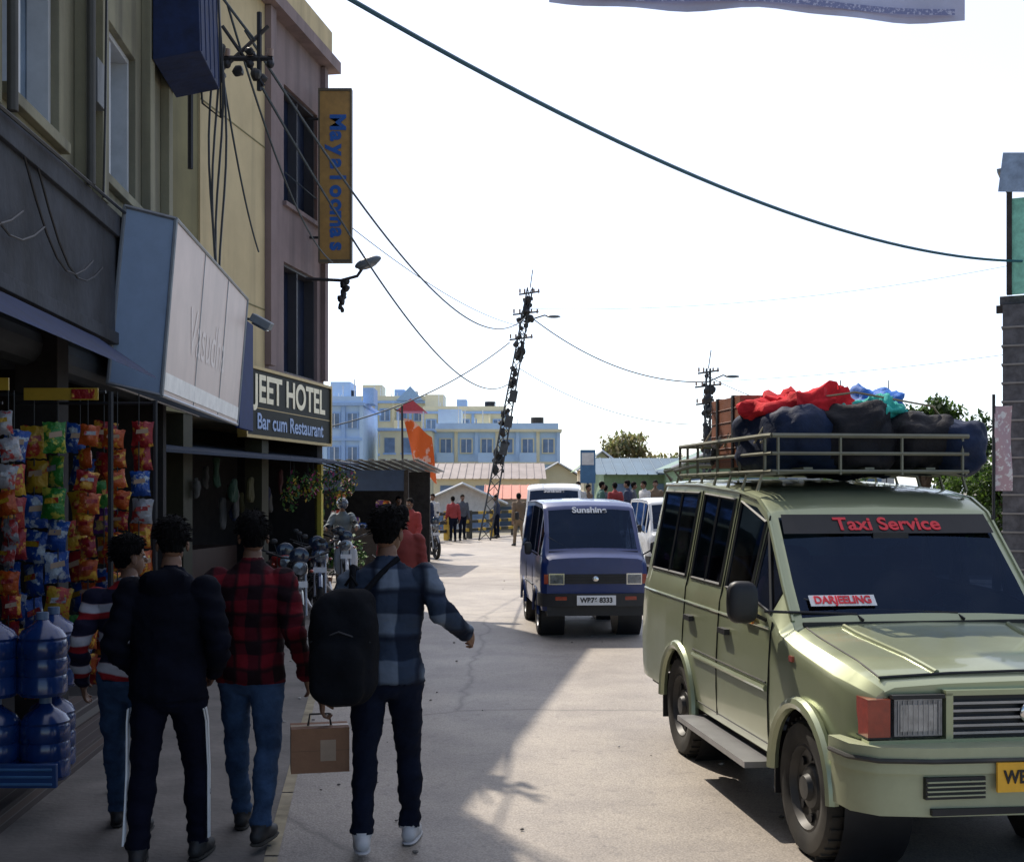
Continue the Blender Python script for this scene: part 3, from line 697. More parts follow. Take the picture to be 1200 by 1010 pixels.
# ------------------------------------------------------------ motorcycles
def bike(name,loc,rz,col,scooter=False):
    root=empty(name,loc,rz); g=G(); pm=mat(name+'%d'%len(MC),col,.3,var=.1,coat=.6)
    for y,r in((-.62,.30),(.62,.30)):
        g.lathe((0,y,r),(1,0,0),[(-.04,r*.80),(-.05,r*.9),(-.03,r*.98),(0,r),(.03,r*.98),(.05,r*.9),(.04,r*.80),(-.04,r*.80)],rubber,28)
        g.lathe((0,y,r),(1,0,0),[(-.05,.04),(.05,.04),(.05,.001)],steel,12)
        for k in range(6):
            t=math.pi*2*k/6; g.cyl((0,y,r),(0,y+math.cos(t)*r*.82,r+math.sin(t)*r*.82),.012,darksteel,n=6)
        g.tube([(0,y-math.cos(a)*(r+.035),r+math.sin(a)*(r+.035)) for a in np.linspace(.5,2.4,8)],.035,pm,6)
    for s_ in(-.08,.08):
        g.cyl((s_,-.62,.30),(s_,-.40,.95),.022,steel,n=8); g.cyl((s_*1.1,.62,.30),(s_*1.3,.45,.68),.02,darksteel,n=6)
    g.tube([(-.36,-.25,1.08),(-.2,-.34,1.03),(0,-.38,1.0),(.2,-.34,1.03),(.36,-.25,1.08)],.014,darksteel,6)
    for s_ in(-1,1):
        g.cyl((s_*.30,-.28,1.06),(s_*.40,-.22,1.09),.02,black,n=8)
        g.tube([(s_*.26,-.3,1.06),(s_*.30,-.3,1.2)],.006,black,5); g.ell((s_*.31,-.31,1.24),(.05,.015,.035),black,10,8)
        g.ell((s_*.16,-.5,.86),(.03,.03,.02),orange,8,6)
        g.tube([(s_*.05,-.35,.5),(s_*.17,-.2,.35),(s_*.17,.7,.40)],.03 if s_>0 else .012,steel,8)
        g.tube([(s_*.10,.05,.34),(s_*.30,.05,.33)],.015,black,6)
    g.ell((0,-.50,.90),(.11,.07,.10),pm,14,10,.8); g.lathe((0,-.56,.90),(0,-1,0),[(0,.085),(.02,.08),(.03,.001)],lens,16)
    g.ell((0,-.50,1.05),(.13,.03,.12),winglass,12,8)
    g.ell((0,-.10,.86),(.14,.27,.13),pm,18,12,.8); g.ell((0,.38,.80),(.13,.40,.06),black,18,10,.7)
    g.ell((0,.72,.78),(.08,.18,.07),pm,14,10,.7)
    g.tube([(0,-.38,.95),(0,-.30,.55),(0,.1,.32),(0,.5,.5),(0,.45,.75)],.025,darksteel,8)
    g.ell((0,.0,.46),(.14,.20,.16),darksteel,12,10,.6)
    for k in range(5): g.bb(-.12,.12,-.22,-.06,.50+k*.03,.508+k*.03,steel)
    if scooter: g.ell((0,-.40,.62),(.22,.06,.30),pm,16,12,.7); g.ell((0,.4,.55),(.2,.35,.2),pm,16,12,.7)
    g.tube([(-.08,.05,.35),(-.2,.1,.02)],.012,darksteel,6)
    g.bb(-.1,.1,-.61,-.605,.66,.74,white)
    g.obj('frame',parent=root,smooth=50)
bike('motorcycle',(-2.85,15.8,.008),R(14),(.02,.02,.025))
bike('motorcycle',(-3.35,17.2,.008),R(20),(.25,.02,.02))
bike('motorcycle',(-3.0,18.6,.008),R(10),(.03,.06,.14))
bike('motorcycle',(-3.3,19.8,.008),R(16),(.02,.02,.02))
bike('motor_scooter',(-3.12,22.3,.008),R(10),(.45,.46,.48),True)
bike('motorcycle',(-3.62,25.2,.008),R(5),(.02,.02,.03))
bike('motorcycle',(-2.9,27.2,.008),R(15),(.2,.02,.02))
bike('motorcycle',(-2.30,33.6,.004),R(20),(.03,.03,.05))
bike('motorcycle',(-2.65,36.2,.004),R(25),(.2,.2,.22))
sit=dict(pel=(0,-.0,.88),chest=(0,.06,1.27),shL=(-.18,.05,1.34),shR=(.18,.05,1.34),elL=(-.30,.22,1.12),elR=(.30,.22,1.12),wrL=(-.33,.42,1.10),wrR=(.33,.42,1.10),
         hipL=(-.09,.0,.85),hipR=(.09,.0,.85),knL=(-.20,.42,.78),knR=(.20,.42,.78),anL=(-.24,.30,.37),anR=(.24,.30,.37),handL=(.1,1,-.2),handR=(-.1,1,-.2))
person('motorcycle_rider',(-3.60,25.4,.03),R(185),1.74,sit,mat('rider_jacket',(.10,.13,.15),.7),jeansd,shoeb,1.15,vox=.02,helmet=mat('helmet_shell',(.05,.06,.08),.2,coat=.6))

# ------------------------------------------------------------ ground
asph=bpy.data.materials.new('asphalt'); asph.use_nodes=True
nt=asph.node_tree;n=nt.nodes;l=nt.links;pb=n['Principled BSDF'];pb.inputs['Roughness'].default_value=.6;pb.inputs['Specular IOR Level'].default_value=.5
tcn=n.new('ShaderNodeTexCoord')
def nz(scale,det=6):
    q=n.new('ShaderNodeTexNoise');q.inputs['Scale'].default_value=scale;q.inputs['Detail'].default_value=det;l.new(tcn.outputs['Object'],q.inputs[0]);return q.outputs['Fac']
def ramp(f,a,b,c1,c2):
    q=n.new('ShaderNodeValToRGB');q.color_ramp.elements[0].position=a;q.color_ramp.elements[1].position=b;q.color_ramp.elements[0].color=(*c1,1);q.color_ramp.elements[1].color=(*c2,1);l.new(f,q.inputs[0]);return q.outputs[0]
def mul(a,b,t='MULTIPLY',f=1.0):
    q=n.new('ShaderNodeMixRGB');q.blend_type=t;q.inputs[0].default_value=f;l.new(a,q.inputs[1]);l.new(b,q.inputs[2]);return q.outputs[0]
c=ramp(nz(.35,8),.35,.65,(.30,.262,.222),(.42,.372,.315))
c=mul(c,ramp(nz(90,2),.3,.7,(.68,.68,.68),(1.2,1.2,1.2)))
c=mul(c,ramp(nz(1.7,8),.35,.6,(.80,.80,.82),(1,1,1)))
c=mul(c,ramp(nz(12,6),.30,.42,(.78,.78,.80),(1,1,1)))
vo=n.new('ShaderNodeTexVoronoi');vo.feature='DISTANCE_TO_EDGE';vo.inputs['Scale'].default_value=.22
nn=n.new('ShaderNodeTexNoise');nn.inputs['Scale'].default_value=1.2;nn.inputs['Detail'].default_value=6;l.new(tcn.outputs['Object'],nn.inputs[0])
ad=n.new('ShaderNodeMixRGB');ad.inputs[0].default_value=.25;l.new(tcn.outputs['Object'],ad.inputs[1]);l.new(nn.outputs['Color'],ad.inputs[2]);l.new(ad.outputs[0],vo.inputs['Vector'])
c=mul(c,ramp(vo.outputs['Distance'],.0,.006,(.6,.6,.6),(1,1,1)))
l.new(c,pb.inputs['Base Color'])
bp=n.new('ShaderNodeBump');bp.inputs['Strength'].default_value=.4;bp.inputs['Distance'].default_value=.01;l.new(nz(70,4),bp.inputs['Height']);l.new(bp.outputs[0],pb.inputs['Normal'])
dirt=mat('dirt_ground',(.22,.20,.15),.95,var=.3,scale=.4,bump=.3,bscale=3)
g=G(); g.quad([(-900,-100,0),(900,-100,0),(900,2500,0),(-900,2500,0)],dirt); g.obj('ground',smooth=0)
g=G(); g.quad([(-6,-6,.004),(14,-6,.004),(14,60,.004),(5,64,.004),(.9,54,.004),(-3.1,44.5,.004),(-6,36,.004)],asph); g.obj('road',smooth=0)
pave=mat('pavement_concrete',(.17,.155,.14),.85,var=.3,scale=2,bump=.3,bscale=30)
g=G(); g.quad([(-6,-6,.008),(.85,-6,.008),(-1.22,6.1,.008),(-2.45,16.1,.008),(-2.9,26,.008),(-6,26,.008)],pave)
g.obj('pavement',smooth=0)
g=G(); yl=mat('edge_line',(.34,.29,.19),.85,var=.4,scale=5,dust=.5); xe=lambda y:-1.22-(y-6.1)*(.171 if y<6.1 else .123)
for k in range(12):
    y=1+k*1.30
    g.quad([(xe(y)-.05,y,.012),(xe(y)+.02,y,.012),(xe(y+1.27)+.02,y+1.27,.012),(xe(y+1.27)-.05,y+1.27,.012)],yl)
g.obj('road_edge_marking',smooth=0)
g=G(); dk=mat('litter_grey',(.12,.11,.10),.9,var=.5); dk2=mat('litter_pale',(.5,.48,.45),.8)
for k in range(220):
    y=random.uniform(4,26); x=xe(y)+random.gauss(.1,.35) if random.random()<.6 else random.uniform(-2,5); s_=random.uniform(.004,.014)
    g.ell((x,y,.010+s_*.4),(s_*1.4,s_,s_*.6),dk if random.random()<.85 else dk2,6,4,namp=.004,nsc=60)
g.obj('gravel_and_litter')
g=G(); g.bb(1.7,9,35.5,44,.0,.45,pave); g.bb(1.6,1.697,35.4,44,0,.3,pave); g.obj('raised_footpath',bevel=.01)

# ------------------------------------------------------------ left building (shop block)
wallc=mat('cream_wall',(.23,.22,.15),.9,var=.18,scale=1.2,bump=.2,dust=.08,streak=.6)
wallg=mat('grimy_concrete',(.045,.050,.062),.95,var=.5,scale=1.5,bump=.4,bscale=12,streak=.5)
brick=bpy.data.materials.new('brick'); brick.use_nodes=True
nt=brick.node_tree; q=nt.nodes.new('ShaderNodeTexBrick'); tq=nt.nodes.new('ShaderNodeTexCoord'); q.inputs['Scale'].default_value=5; q.inputs['Color1'].default_value=(.11,.08,.07,1); q.inputs['Color2'].default_value=(.06,.05,.05,1); q.inputs['Mortar'].default_value=(.14,.13,.12,1)
mp=nt.nodes.new('ShaderNodeMapping'); mp.inputs['Rotation'].default_value=(R(90),0,0)
nt.links.new(tq.outputs['Object'],mp.inputs[0]); nt.links.new(mp.outputs[0],q.inputs[0]); nt.links.new(q.outputs[0],nt.nodes['Principled BSDF'].inputs['Base Color']); nt.nodes['Principled BSDF'].inputs['Roughness'].default_value=.9
framew=mat('white_frame',(.42,.44,.46),.5,var=.1)
framed=mat('dark_frame',(.05,.05,.06),.5,var=.1)
navy=mat('navy_awning',(.006,.018,.075),.8,var=.4,bump=.4,bscale=6)
glassb=mat('reflective_glass',(.30,.40,.52),.05,.7,var=.5,scale=1.2)
def facade_windows(g,y0,y1,z0,z1,wallm,wins,x0=-.25,x1=0.0,gm=None,fm=None):
    gm=gm or winglass; fm=fm or framew; y=y0
    for (a,b,c_,d) in sorted(wins):
        if a>y: g.bb(x0,x1,y,a,z0,z1,wallm)
        g.bb(x0,x1,a,b,z0,c_,wallm); g.bb(x0,x1,a,b,d,z1,wallm)
        g.bb(x0-.02,x0+.03,a,b,c_,d,gm)
        t=.05
        g.bb(x0+.032,x1-.06,a,a+t,c_,d,fm); g.bb(x0+.032,x1-.06,b-t,b,c_,d,fm)
        g.bb(x0+.032,x1-.06,a+t,b-t,c_,c_+t,fm); g.bb(x0+.032,x1-.06,a+t,b-t,d-t,d,fm)
        mid=(a+b)/2; g.bb(x0+.032,x1-.08,mid-.025,mid+.025,c_+t,d-t,fm)
        g.bb(x1+.002,x1+.07,a-.05,b+.05,c_-.08,c_-.002,wallm)
        y=b
    if y<y1: g.bb(x0,x1,y,y1,z0,z1,wallm)
b1=empty('shop_building',(-2.82,3,0),R(4.57))
g=G()
LL=9.35
facade_windows(g,-4,LL,4.22,9.2,wallc,[(1.2,2.9,4.5,6.0),(4.4,5.65,4.42,5.9),(6.8,8.0,4.5,5.85)],gm=glassb)
g.bb(-8,-.27,-4,LL,4.22,9.15,wallc)
g.bb(-8,.25,-4.2,LL+.05,9.2,9.35,wallg)
g.bb(-8,.06,-4,LL,3.12,4.2,wallg)
g.bb(.061,.10,-4,LL,4.02,4.2,wallg); g.bb(.061,.09,-4,LL,3.12,3.22,wallg)
for y in(1.0,3.15,4.1,6.1,6.6,8.3,9.15): g.bb(.002,.09,y-.09,y+.09,4.22,9.2,wallc)
for y in(4.25,6.0): g.tube([(.13,y,4.2),(.13,y,9.2)],.035,mat('drain_pipe',(.06,.06,.055),.7),8)
for (y,z) in((3.6,4.7),(6.35,4.9)): g.bb(.002,.12,y-.12,y+.12,z,z+.35,mat('meter_box',(.12,.13,.14),.6))
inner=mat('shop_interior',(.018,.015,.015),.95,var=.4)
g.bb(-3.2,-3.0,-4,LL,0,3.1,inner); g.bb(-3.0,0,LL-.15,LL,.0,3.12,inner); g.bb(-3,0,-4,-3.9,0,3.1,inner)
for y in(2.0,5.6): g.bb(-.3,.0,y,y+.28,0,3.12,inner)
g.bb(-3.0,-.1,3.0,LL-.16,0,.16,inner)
for a,b in((2.3,5.58),(5.9,LL-.2)):
    g.cyl((-.25,a,2.95),(-.25,b,2.95),.16,mat('shutter',(.04,.045,.05),.6,.5),n=14)
for k in range(4): g.bb(-2.98,-2.6,2.4,9,.6+k*.55,.63+k*.55,mat('shelf_wood',(.05,.03,.02)))
cols=[mat('goods%d'%i,c_,.5) for i,c_ in enumerate([(.2,.03,.02),(.25,.18,.02),(.02,.06,.2),(.03,.12,.04),(.2,.2,.19)])]
for k in range(4):
    y=2.5
    while y<8.9:
        w=random.uniform(.08,.22); g.bb(-2.9,-2.65,y,y+w-.01,.631+k*.55,.64+k*.55+random.uniform(.15,.4),random.choice(cols)); y+=w
g.prism([(.08,3.1),(.52,2.80),(.53,2.78),(.08,3.06)],1.0,6.4,navy,'y')
g.obj('walls',parent=b1,smooth=0,bevel=.006)
g=G()
for k in range(9):
    y=random.uniform(0,7); g.tube([(.115,y+t*1.6,4.0-.6*t+.25*t*t-.3*math.sin(math.pi*t)) for t in np.linspace(0,1,8)],.008,black,5)
g.tube([(.14,-1,4.25),(.14,4,4.15),(.14,LL,4.28)],.014,black,5)
g.tube([(.13,-1,3.0),(.15,2,2.85),(.13,5,3.05)],.012,black,5)
g.tube([(.12,3.3,4.3),(.13,3.35,5.2),(.12,3.3,7.5)],.01,black,5)
g.tube([(.12,6.4,4.2),(.16,6.3,4.9),(.12,6.5,6.1),(.14,6.45,8.5)],.01,black,5)
g.obj('wall_cables',parent=b1)
g=G()
g.prism([(.10,8.3),(.50,7.5),(.54,6.05),(.10,5.95)],8.25,9.35,navy,'y')
for k in range(5): g.tube([(.54,8.3+k*.25,6.06),(.50,8.3+k*.25,7.5)],.012,navy,5)
g.obj('navy_awning',parent=b1,smooth=0,bevel=.01)
g=G(); g.bb(-.25,.28,2.4,6.6,0,.13,brick); g.bb(-.35,.05,2.4,6.6,.131,.26,brick)
g.obj('shop_step',(-2.82,3,0),R(4.57),smooth=0,bevel=.008)

sb=empty('shop_signboard',(-3.22,10,0),R(4.3))
signf=mat('sign_face',(.62,.50,.45),.5,var=.10,scale=1.5,streak=.12); signw=mat('sign_side',(.28,.38,.55),.5,var=.08)
g=G()
P0=[(-.16,0,2.80),(.28,0,2.70),(.40,0,4.18),(-.02,0,4.28)]; P1=[(x,4.1,z-.02) for x,_,z in P0]
vs=P0+P1; g.add((vs,[(0,1,2,3)]),signw); g.add((vs,[(4,7,6,5),(2,3,7,6),(0,4,5,1),(0,3,7,4)]),signw); g.add((vs,[(1,5,6,2)]),signf)
sfm=mat('sign_frame',(.25,.27,.3),.4,.5)
for i in range(4): g.cyl(P0[i],P1[i],.018,sfm,n=6)
for i in range(4): g.cyl(P0[i],P0[(i+1)%4],.018,sfm,n=6); g.cyl(P1[i],P1[(i+1)%4],.018,sfm,n=6)
for y in(1.37,2.73): g.tube([(.287,y,2.71),(.405,y,4.17)],.004,sfm,5)
g.obj('cabinet',parent=sb,smooth=0)
def signM(y,z,off=.012):
    t=(z-2.70)/1.48; base=V((.28+.12*t,y,z))
    yv=V((.12,0,1.48)).normalized(); xv=V((0,1,0)); zv=xv.cross(yv).normalized()
    M=Matrix((xv,yv,zv)).transposed().to_4x4(); M.translation=base+zv*off; return M
text('Vasudha',.62,mat('pale_letter',(.72,.62,.58),.5,var=.02),signM(1.9,3.35,.004),sb,ext=.0,sx=.95)
g=G(); g.add(([(.28+.12*.04+.008,.05,2.75),(.28+.12*.04+.008,4.05,2.73),(.28+.12*.14+.008,4.05,2.88),(.28+.12*.14+.008,.05,2.90)],[(0,1,2,3)]),mat('sign_strip',(.8,.78,.75),.5)); g.obj('strip',parent=sb,smooth=0)
g=G(); g.bb(-.02,.03,0,.9,2.65,4.0,mat('blue_board',(.008,.025,.11),.7,spec=.2)); g.obj('side_signboard',(-3.28,14.25,0),R(2),smooth=0,bevel=.01)
g=G(); g.tube([(0,0,0),(.12,.0,.1),(.25,0,.08)],.02,darksteel); g.box((.30,.0,.06),(.26,.18,.10),mat('lamp_housing',(.16,.19,.22),.5),ry=.5,rx=.1); g.box((.28,0,.0),(.20,.14,.02),lens,ry=.5,rx=.1)
g.obj('floodlight',(-3.36,14.6,3.90),0,bevel=.01)
g=G()
g.tube([(-.55,0,0),(.45,0,0)],.03,darksteel,6); g.tube([(-.3,0,-.3),(.4,0,.35)],.022,darksteel,6); g.tube([(-.1,0,.35),(.35,0,-.3)],.022,darksteel,6)
g.tube([(.30,0,-.35),(.30,0,.5)],.028,darksteel,6); g.tube([(-.45,.0,0),(-.45,.0,-1.2)],.03,darksteel,6)
por=mat('porcelain',(.3,.2,.15),.3)
for x in(-.3,-.05,.2,.42): g.cyl((x,0,.02),(x,0,.10),.035,por,n=10); g.ell((x,0,-.06),(.045,.045,.05),darksteel,8,6)
for k in range(8): g.ell((random.uniform(-.2,.35),random.uniform(-.1,.1),random.uniform(-.2,.15)),(.06,.05,.05),black,8,6,namp=.03,nsc=9)
g.obj('cable_bracket',(-3.05,13,6.60))

# ------------------------------------------------------------ hotel
ht=empty('hotel_building',(-5.16,14,0),R(-9.5))
g=G(); HL=9.13
mauve=mat('mauve_wall',(.24,.18,.18),.85,var=.12,scale=1.5,bump=.15,streak=.35)
cream=mat('hotel_cream',(.58,.47,.27),.85,var=.10,scale=1.2,bump=.1,streak=.25)
olive=mat('hotel_olive',(.20,.18,.09),.9,var=.15,scale=1.2,streak=.3)
g.bb(-10,-.26,0,HL-.01,3.0,10.0,cream)
g.bb(-.25,.02,0,3.45,3.0,10.0,olive)
g.bb(-.25,.05,3.455,6.0,3.0,10.0,cream)
for z in(4.9,7.6): g.bb(.051,.06,3.46,6.0,z,z+.02,olive)
facade_windows(g,6.003,HL,3.0,6.4,mauve,[(6.95,8.75,3.95,5.9)],-.25,.03,darkwin,framed)
facade_windows(g,6.003,HL,6.4,10.0,mauve,[(6.95,8.75,6.95,9.0)],-.25,.03,darkwin,framed)
g.bb(-10,.28,-.2,HL+.30,10.0,10.22,mauve); g.bb(-10,.2,0,HL,10.221,10.7,cream)
g.bb(.052,.16,6.005,6.25,4.0,9.99,mauve); g.bb(.035,.12,8.95,HL,4.0,9.99,mauve)
g.bb(-10,-1.6,0,HL,0,3.0,inner); g.bb(-1.6,0,HL-.3,HL,0,3.0,inner); g.bb(-1.6,0,0,.3,0,3,inner)
for y in(3.0,6.0): g.bb(-.3,.0,y,y+.3,0,3.0,mat('dark_column',(.045,.04,.02),.7))
g.bb(-.05,.08,8.83,8.95,0,2.4,mat('yellow_column',(.5,.42,.06),.7))
g.bb(-1.5,-.4,3.4,5.9,0,1.0,mat('counter_wood',(.06,.03,.02)))
g.prism([(-1.6,2.75),(.75,2.42),(.75,2.38),(-1.6,2.71)],.2,HL-.05,mat('shop_awning',(.015,.028,.06),.8,bump=.3,bscale=5),'y')
gc=[mat('hang_cloth%d'%i,c_,.9) for i,c_ in enumerate([(.05,.01,.01),(.01,.015,.05),(.06,.05,.015),(.015,.04,.02),(.07,.065,.06)])]
for k in range(16):
    y=random.uniform(3.2,8.7); z=random.uniform(1.5,2.2); g.ell((random.uniform(-.5,.2),y,z),(.04,random.uniform(.06,.14),random.uniform(.1,.26)),random.choice(gc),12,8,.7,.04,7)
g.obj('walls',parent=ht,smooth=0,bevel=.006)
hs=empty('hotel_signboard',(-4.30,18.9,0),R(-9.5))
g=G(); g.bb(-.02,.10,0,4.2,2.80,3.86,mat('sign_black',(.006,.010,.010),.6,spec=.2)); gold=mat('gold_frame',(.30,.20,.05),.4,.4)
for a in((-.03,.13,-.04,4.24,2.75,2.80),(-.03,.13,-.04,4.24,3.86,3.91),(-.03,.13,-.05,-.001,2.80,3.86),(-.03,.13,4.2,4.25,2.8,3.86)): g.bb(*a,gold)
g.bb(.101,.105,.05,4.15,3.235,3.25,gold)
g.obj('board',parent=hs,smooth=0)
def roadM(x,y,z): 
    M=Matrix((V((0,1,0)),V((0,0,1)),V((1,0,0)))).transposed().to_4x4(); M.translation=V((x,y,z)); return M
text('JEET HOTEL',.62,mat('cream_letter',(.80,.72,.50),.4),roadM(.108,2.1,3.54),hs,bold=.016,sx=1.08)
text('Bar cum Restaurant',.36,mat('blue_letter',(.18,.30,.58),.4),roadM(.108,2.1,3.02),hs,bold=.007,sx=1.15)
vs_=empty('vertical_signboard',(-3.28,22.2,0),R(0))
g=G(); g.bb(-.28,.28,-.06,.06,6.17,9.3,mat('ochre_sign',(.36,.20,.05),.5,var=.2))
for z in(6.13,9.3): g.bb(-.31,.31,-.08,.08,z,z+.05,mat('sign_edge',(.1,.08,.05)))
for x0_,x1_ in((-.31,-.281),(.281,.31)): g.bb(x0_,x1_,-.08,.08,6.18,9.299,MC['sign_edge'])
for z in(6.6,8.8): g.cyl((-.28,0,z),(-.5,0,z),.025,darksteel)
g.obj('panel',parent=vs_,smooth=0)
bl=mat('deep_blue_letter',(.01,.09,.36),.4)
for i,ch in enumerate('Mayaloomas'):
    text(ch,.40,bl,Matrix.Translation((.04,-.068,8.72-i*.255))@Matrix.Rotation(R(90),4,'X')@Matrix.Rotation(R(-90),4,'Z'),vs_,bold=.016)
g=G(); g.tube([(-.95,0,-.25),(-.3,0,-.28),(.0,0,-.2),(.1,0,-.05)],.03,darksteel,8); shellm=mat('lamp_shell',(.12,.15,.18),.4)
g.ell((.2,-.02,.05),(.26,.13,.09),shellm,16,10,M=Matrix.Rotation(-.35,3,'Y')); g.ell((.2,-.02,.0),(.2,.1,.07),lens,12,8,M=Matrix.Rotation(-.35,3,'Y'))
for k in range(9): g.ell((-.25+random.uniform(-.06,.06),0,-.30-.065*k),(.075-.004*k,.06,.07),black,8,6,namp=.04,nsc=9)
g.obj('street_lamp',(-2.85,22,6.05))
leafd=mat('leaf_dark',(.03,.09,.02),.7,var=.4); leafl=mat('leaf_light',(.10,.20,.03),.7,var=.3)
def leaves(g,c,r,n,ms,sz=.05):
    for i in range(n):
        d=V((random.gauss(0,1),random.gauss(0,1),random.gauss(0,1))).normalized()*random.random()**.45
        p_=V(c)+V((d.x*r[0],d.y*r[1],d.z*r[2])); u=V((random.gauss(0,1),random.gauss(0,1),random.gauss(0,1))).normalized(); w=frame(u)[0]
        s_=sz*random.uniform(.6,1.3)
        g.quad([p_-u*s_,p_+w*s_*.5,p_+u*s_,p_-w*s_*.5],ms[min(len(ms)-1,int(random.random()*len(ms)))])
g=G()
flw=[leafd,leafl,leafd,leafd,mat('flower_pink',(.3,.03,.12),.6),mat('flower_yellow',(.4,.28,.03),.6)]
for k in range(9):
    y=19.4+k*.42; x=-4.25+.1675*(y-19)+.55+random.uniform(-.1,.12); z=random.uniform(1.75,2.2)
    leaves(g,(x,y,z),(.15,.15,.26),120,flw,.045); g.cyl((x,y,z),(x,y,2.45),.004,black,n=4)
g.obj('hanging_plants',smooth=0)
g=G()
for (x,y) in((-3.1,23.4),(-3.5,22.0)):
    g.lathe((x,y,0),(0,0,1),[(0,.001),(.0,.14),(.3,.2),(.3,.17),(.2,.1)],mat('terracotta',(.3,.12,.06)),14); leaves(g,(x,y,.65),(.25,.25,.4),200,[leafd,leafl],.07)
g.obj('potted_plants',smooth=0)

# ------------------------------------------------------------ snack racks & jugs
def pkm(n_,a,b): return mat('packet_'+n_,a,.28,.15,var=.2,scale=13,col2=b,bump=.5,bscale=30)
pk=[pkm('orange',(.42,.07,.01),(.55,.30,.03)),pkm('red',(.30,.015,.02),(.5,.25,.03)),pkm('blue',(.01,.07,.32),(.35,.4,.45)),pkm('green',(.03,.20,.03),(.40,.38,.05)),pkm('yellow',(.50,.30,.02),(.35,.03,.02)),pkm('silver',(.33,.33,.35),(.3,.03,.03)),pkm('purple',(.10,.02,.17),(.4,.3,.1))]
def packet(g,c,w,h,ma,yaw,tilt):
    T=Matrix.Translation(c)@Matrix.Rotation(yaw,4,'Z')@Matrix.Rotation(tilt,4,'Y'); n_=8; vs=[];fs=[]; sd0=random.random()*9
    for side in(-1,1):
        o=len(vs)
        for j in range(n_+1):
            for i in range(n_+1):
                u=i/n_*2-1;v=j/n_*2-1; b_=(1-abs(u)**2.2)*(1-abs(v)**3.5)
                cr=.010*noise.noise(V((u*3.5,v*3.5,sd0+side)))
                vs.append((u*w/2*(1-.12*(1-v*v)),side*b_*(.034+cr)+.004*noise.noise(V((u*6,v*2,sd0))),v*h/2+.004*math.sin(u*9+sd0)*(abs(v)==1)))
        for j in range(n_):
            for i in range(n_):
                a=o+j*(n_+1)+i; f=(a,a+1,a+n_+2,a+n_+1); fs.append(f if side<0 else f[::-1])
    g.add((vs,fs),ma,T)
    g.add(([(-w*.28,-.037,-h*.02),(w*.28,-.037,h*.04),(w*.26,-.036,h*.22),(-w*.26,-.036,h*.15)],[(0,1,2,3)]),random.choice([MC['label'],pk[4],pk[1],pk[5]]),T)
root=empty('snack_display')
g=G()
cfg=[(-3.05,6.75,2.15,.15,.20,[5,1,0,5,5,1]),(-2.93,6.95,2.35,.13,.15,[5,5,0,1]),(-3.02,7.55,2.30,.17,.22,[4,2,2,2,2,4]),(-2.85,7.5,2.32,.16,.21,[3,3,2,2,4,0]),(-2.68,7.55,2.34,.14,.14,[0,0,1,0,0,1,0,0,0,0,0,0]),(-2.56,7.75,2.34,.14,.13,[0,0,0,0,1,0,0,0,0,0,0,1]),(-2.98,7.15,2.3,.15,.2,[2,4,1,1,2]),(-2.53,8.1,2.36,.15,.18,[1,2,5,0,0,1,2,5]),(-3.0,8.3,2.36,.17,.22,[2,3,4,1,2,3]),(-2.8,8.2,2.36,.16,.2,[1,3,6,4,2,3,1])]
for (x,y,zt,w,h,seq) in cfg:
    g.cyl((x,y,zt+.2),(x,y,.7),.004,black,n=4)
    z=zt+random.uniform(-.05,.03)
    while z>.75:
        packet(g,(x+random.uniform(-.02,.02),y+random.uniform(-.05,.05),z-h/2),w*random.uniform(.88,1.05),h*.93,pk[seq[int((zt-z)/h)%len(seq)]],random.uniform(-.7,.8),random.uniform(-.2,.2)); z-=h*random.uniform(.92,1.08)
g.obj('packets',parent=root,smooth=70)
g=G(); g.tube([(-3.4,7.5,2.5),(-2.55,7.5,2.52)],.012,darksteel); g.tube([(-3.4,8.2,2.5),(-2.45,8.2,2.5)],.012,darksteel); g.tube([(-3.3,6.8,2.4),(-2.9,6.8,2.4)],.01,darksteel)
g.box((-2.80,7.42,2.50),(.46,.012,.075),mat('header_yellow',(.38,.24,.02),.5)); g.box((-2.66,7.41,2.50),(.14,.014,.06),pk[1]); g.box((-2.93,6.72,2.5),(.2,.012,.07),MC['header_yellow'])
g.tube([(-2.52,7.5,2.52),(-2.52,7.5,0)],.018,darksteel); g.tube([(-2.45,8.2,2.52),(-2.45,8.2,0)],.018,darksteel)
g.obj('rack',parent=root)
jug=mat('jug_plastic',(.010,.045,.19),.22,var=.35,coat=.4,trans=.3)
capm=mat('jug_cap',(.12,.18,.28),.4)
def jugo(loc):
    g=G(); pr=[(0,.001),(0,.12),(.02,.135),(.10,.135),(.115,.128),(.13,.135),(.20,.135),(.215,.128),(.23,.135),(.30,.135),(.315,.128),(.33,.133),(.37,.11),(.41,.05),(.43,.03),(.46,.03),(.46,.001)]
    g.lathe((0,0,0),(0,0,1),pr,jug,24); g.lathe((0,0,.43),(0,0,1),[(0,.034),(.04,.034),(.042,.001)],capm,14); g.obj('water_jug',loc)
for z in(.265,.74):
    for x,y in((-2.93,6.75),(-2.66,6.80),(-2.72,7.1)): jugo((x+random.uniform(-.015,.015),y,z))
g=G(); blu=mat('crate_blue',(.012,.05,.17),.5)
g.bb(-3.1,-2.5,6.55,6.58,.27,.40,blu)
for k in range(3): g.bb(-3.1,-2.52,6.54,6.549,.285+k*.04,.30+k*.04,mat('crate_light',(.05,.14,.3),.5))
g.obj('crate',bevel=.004)

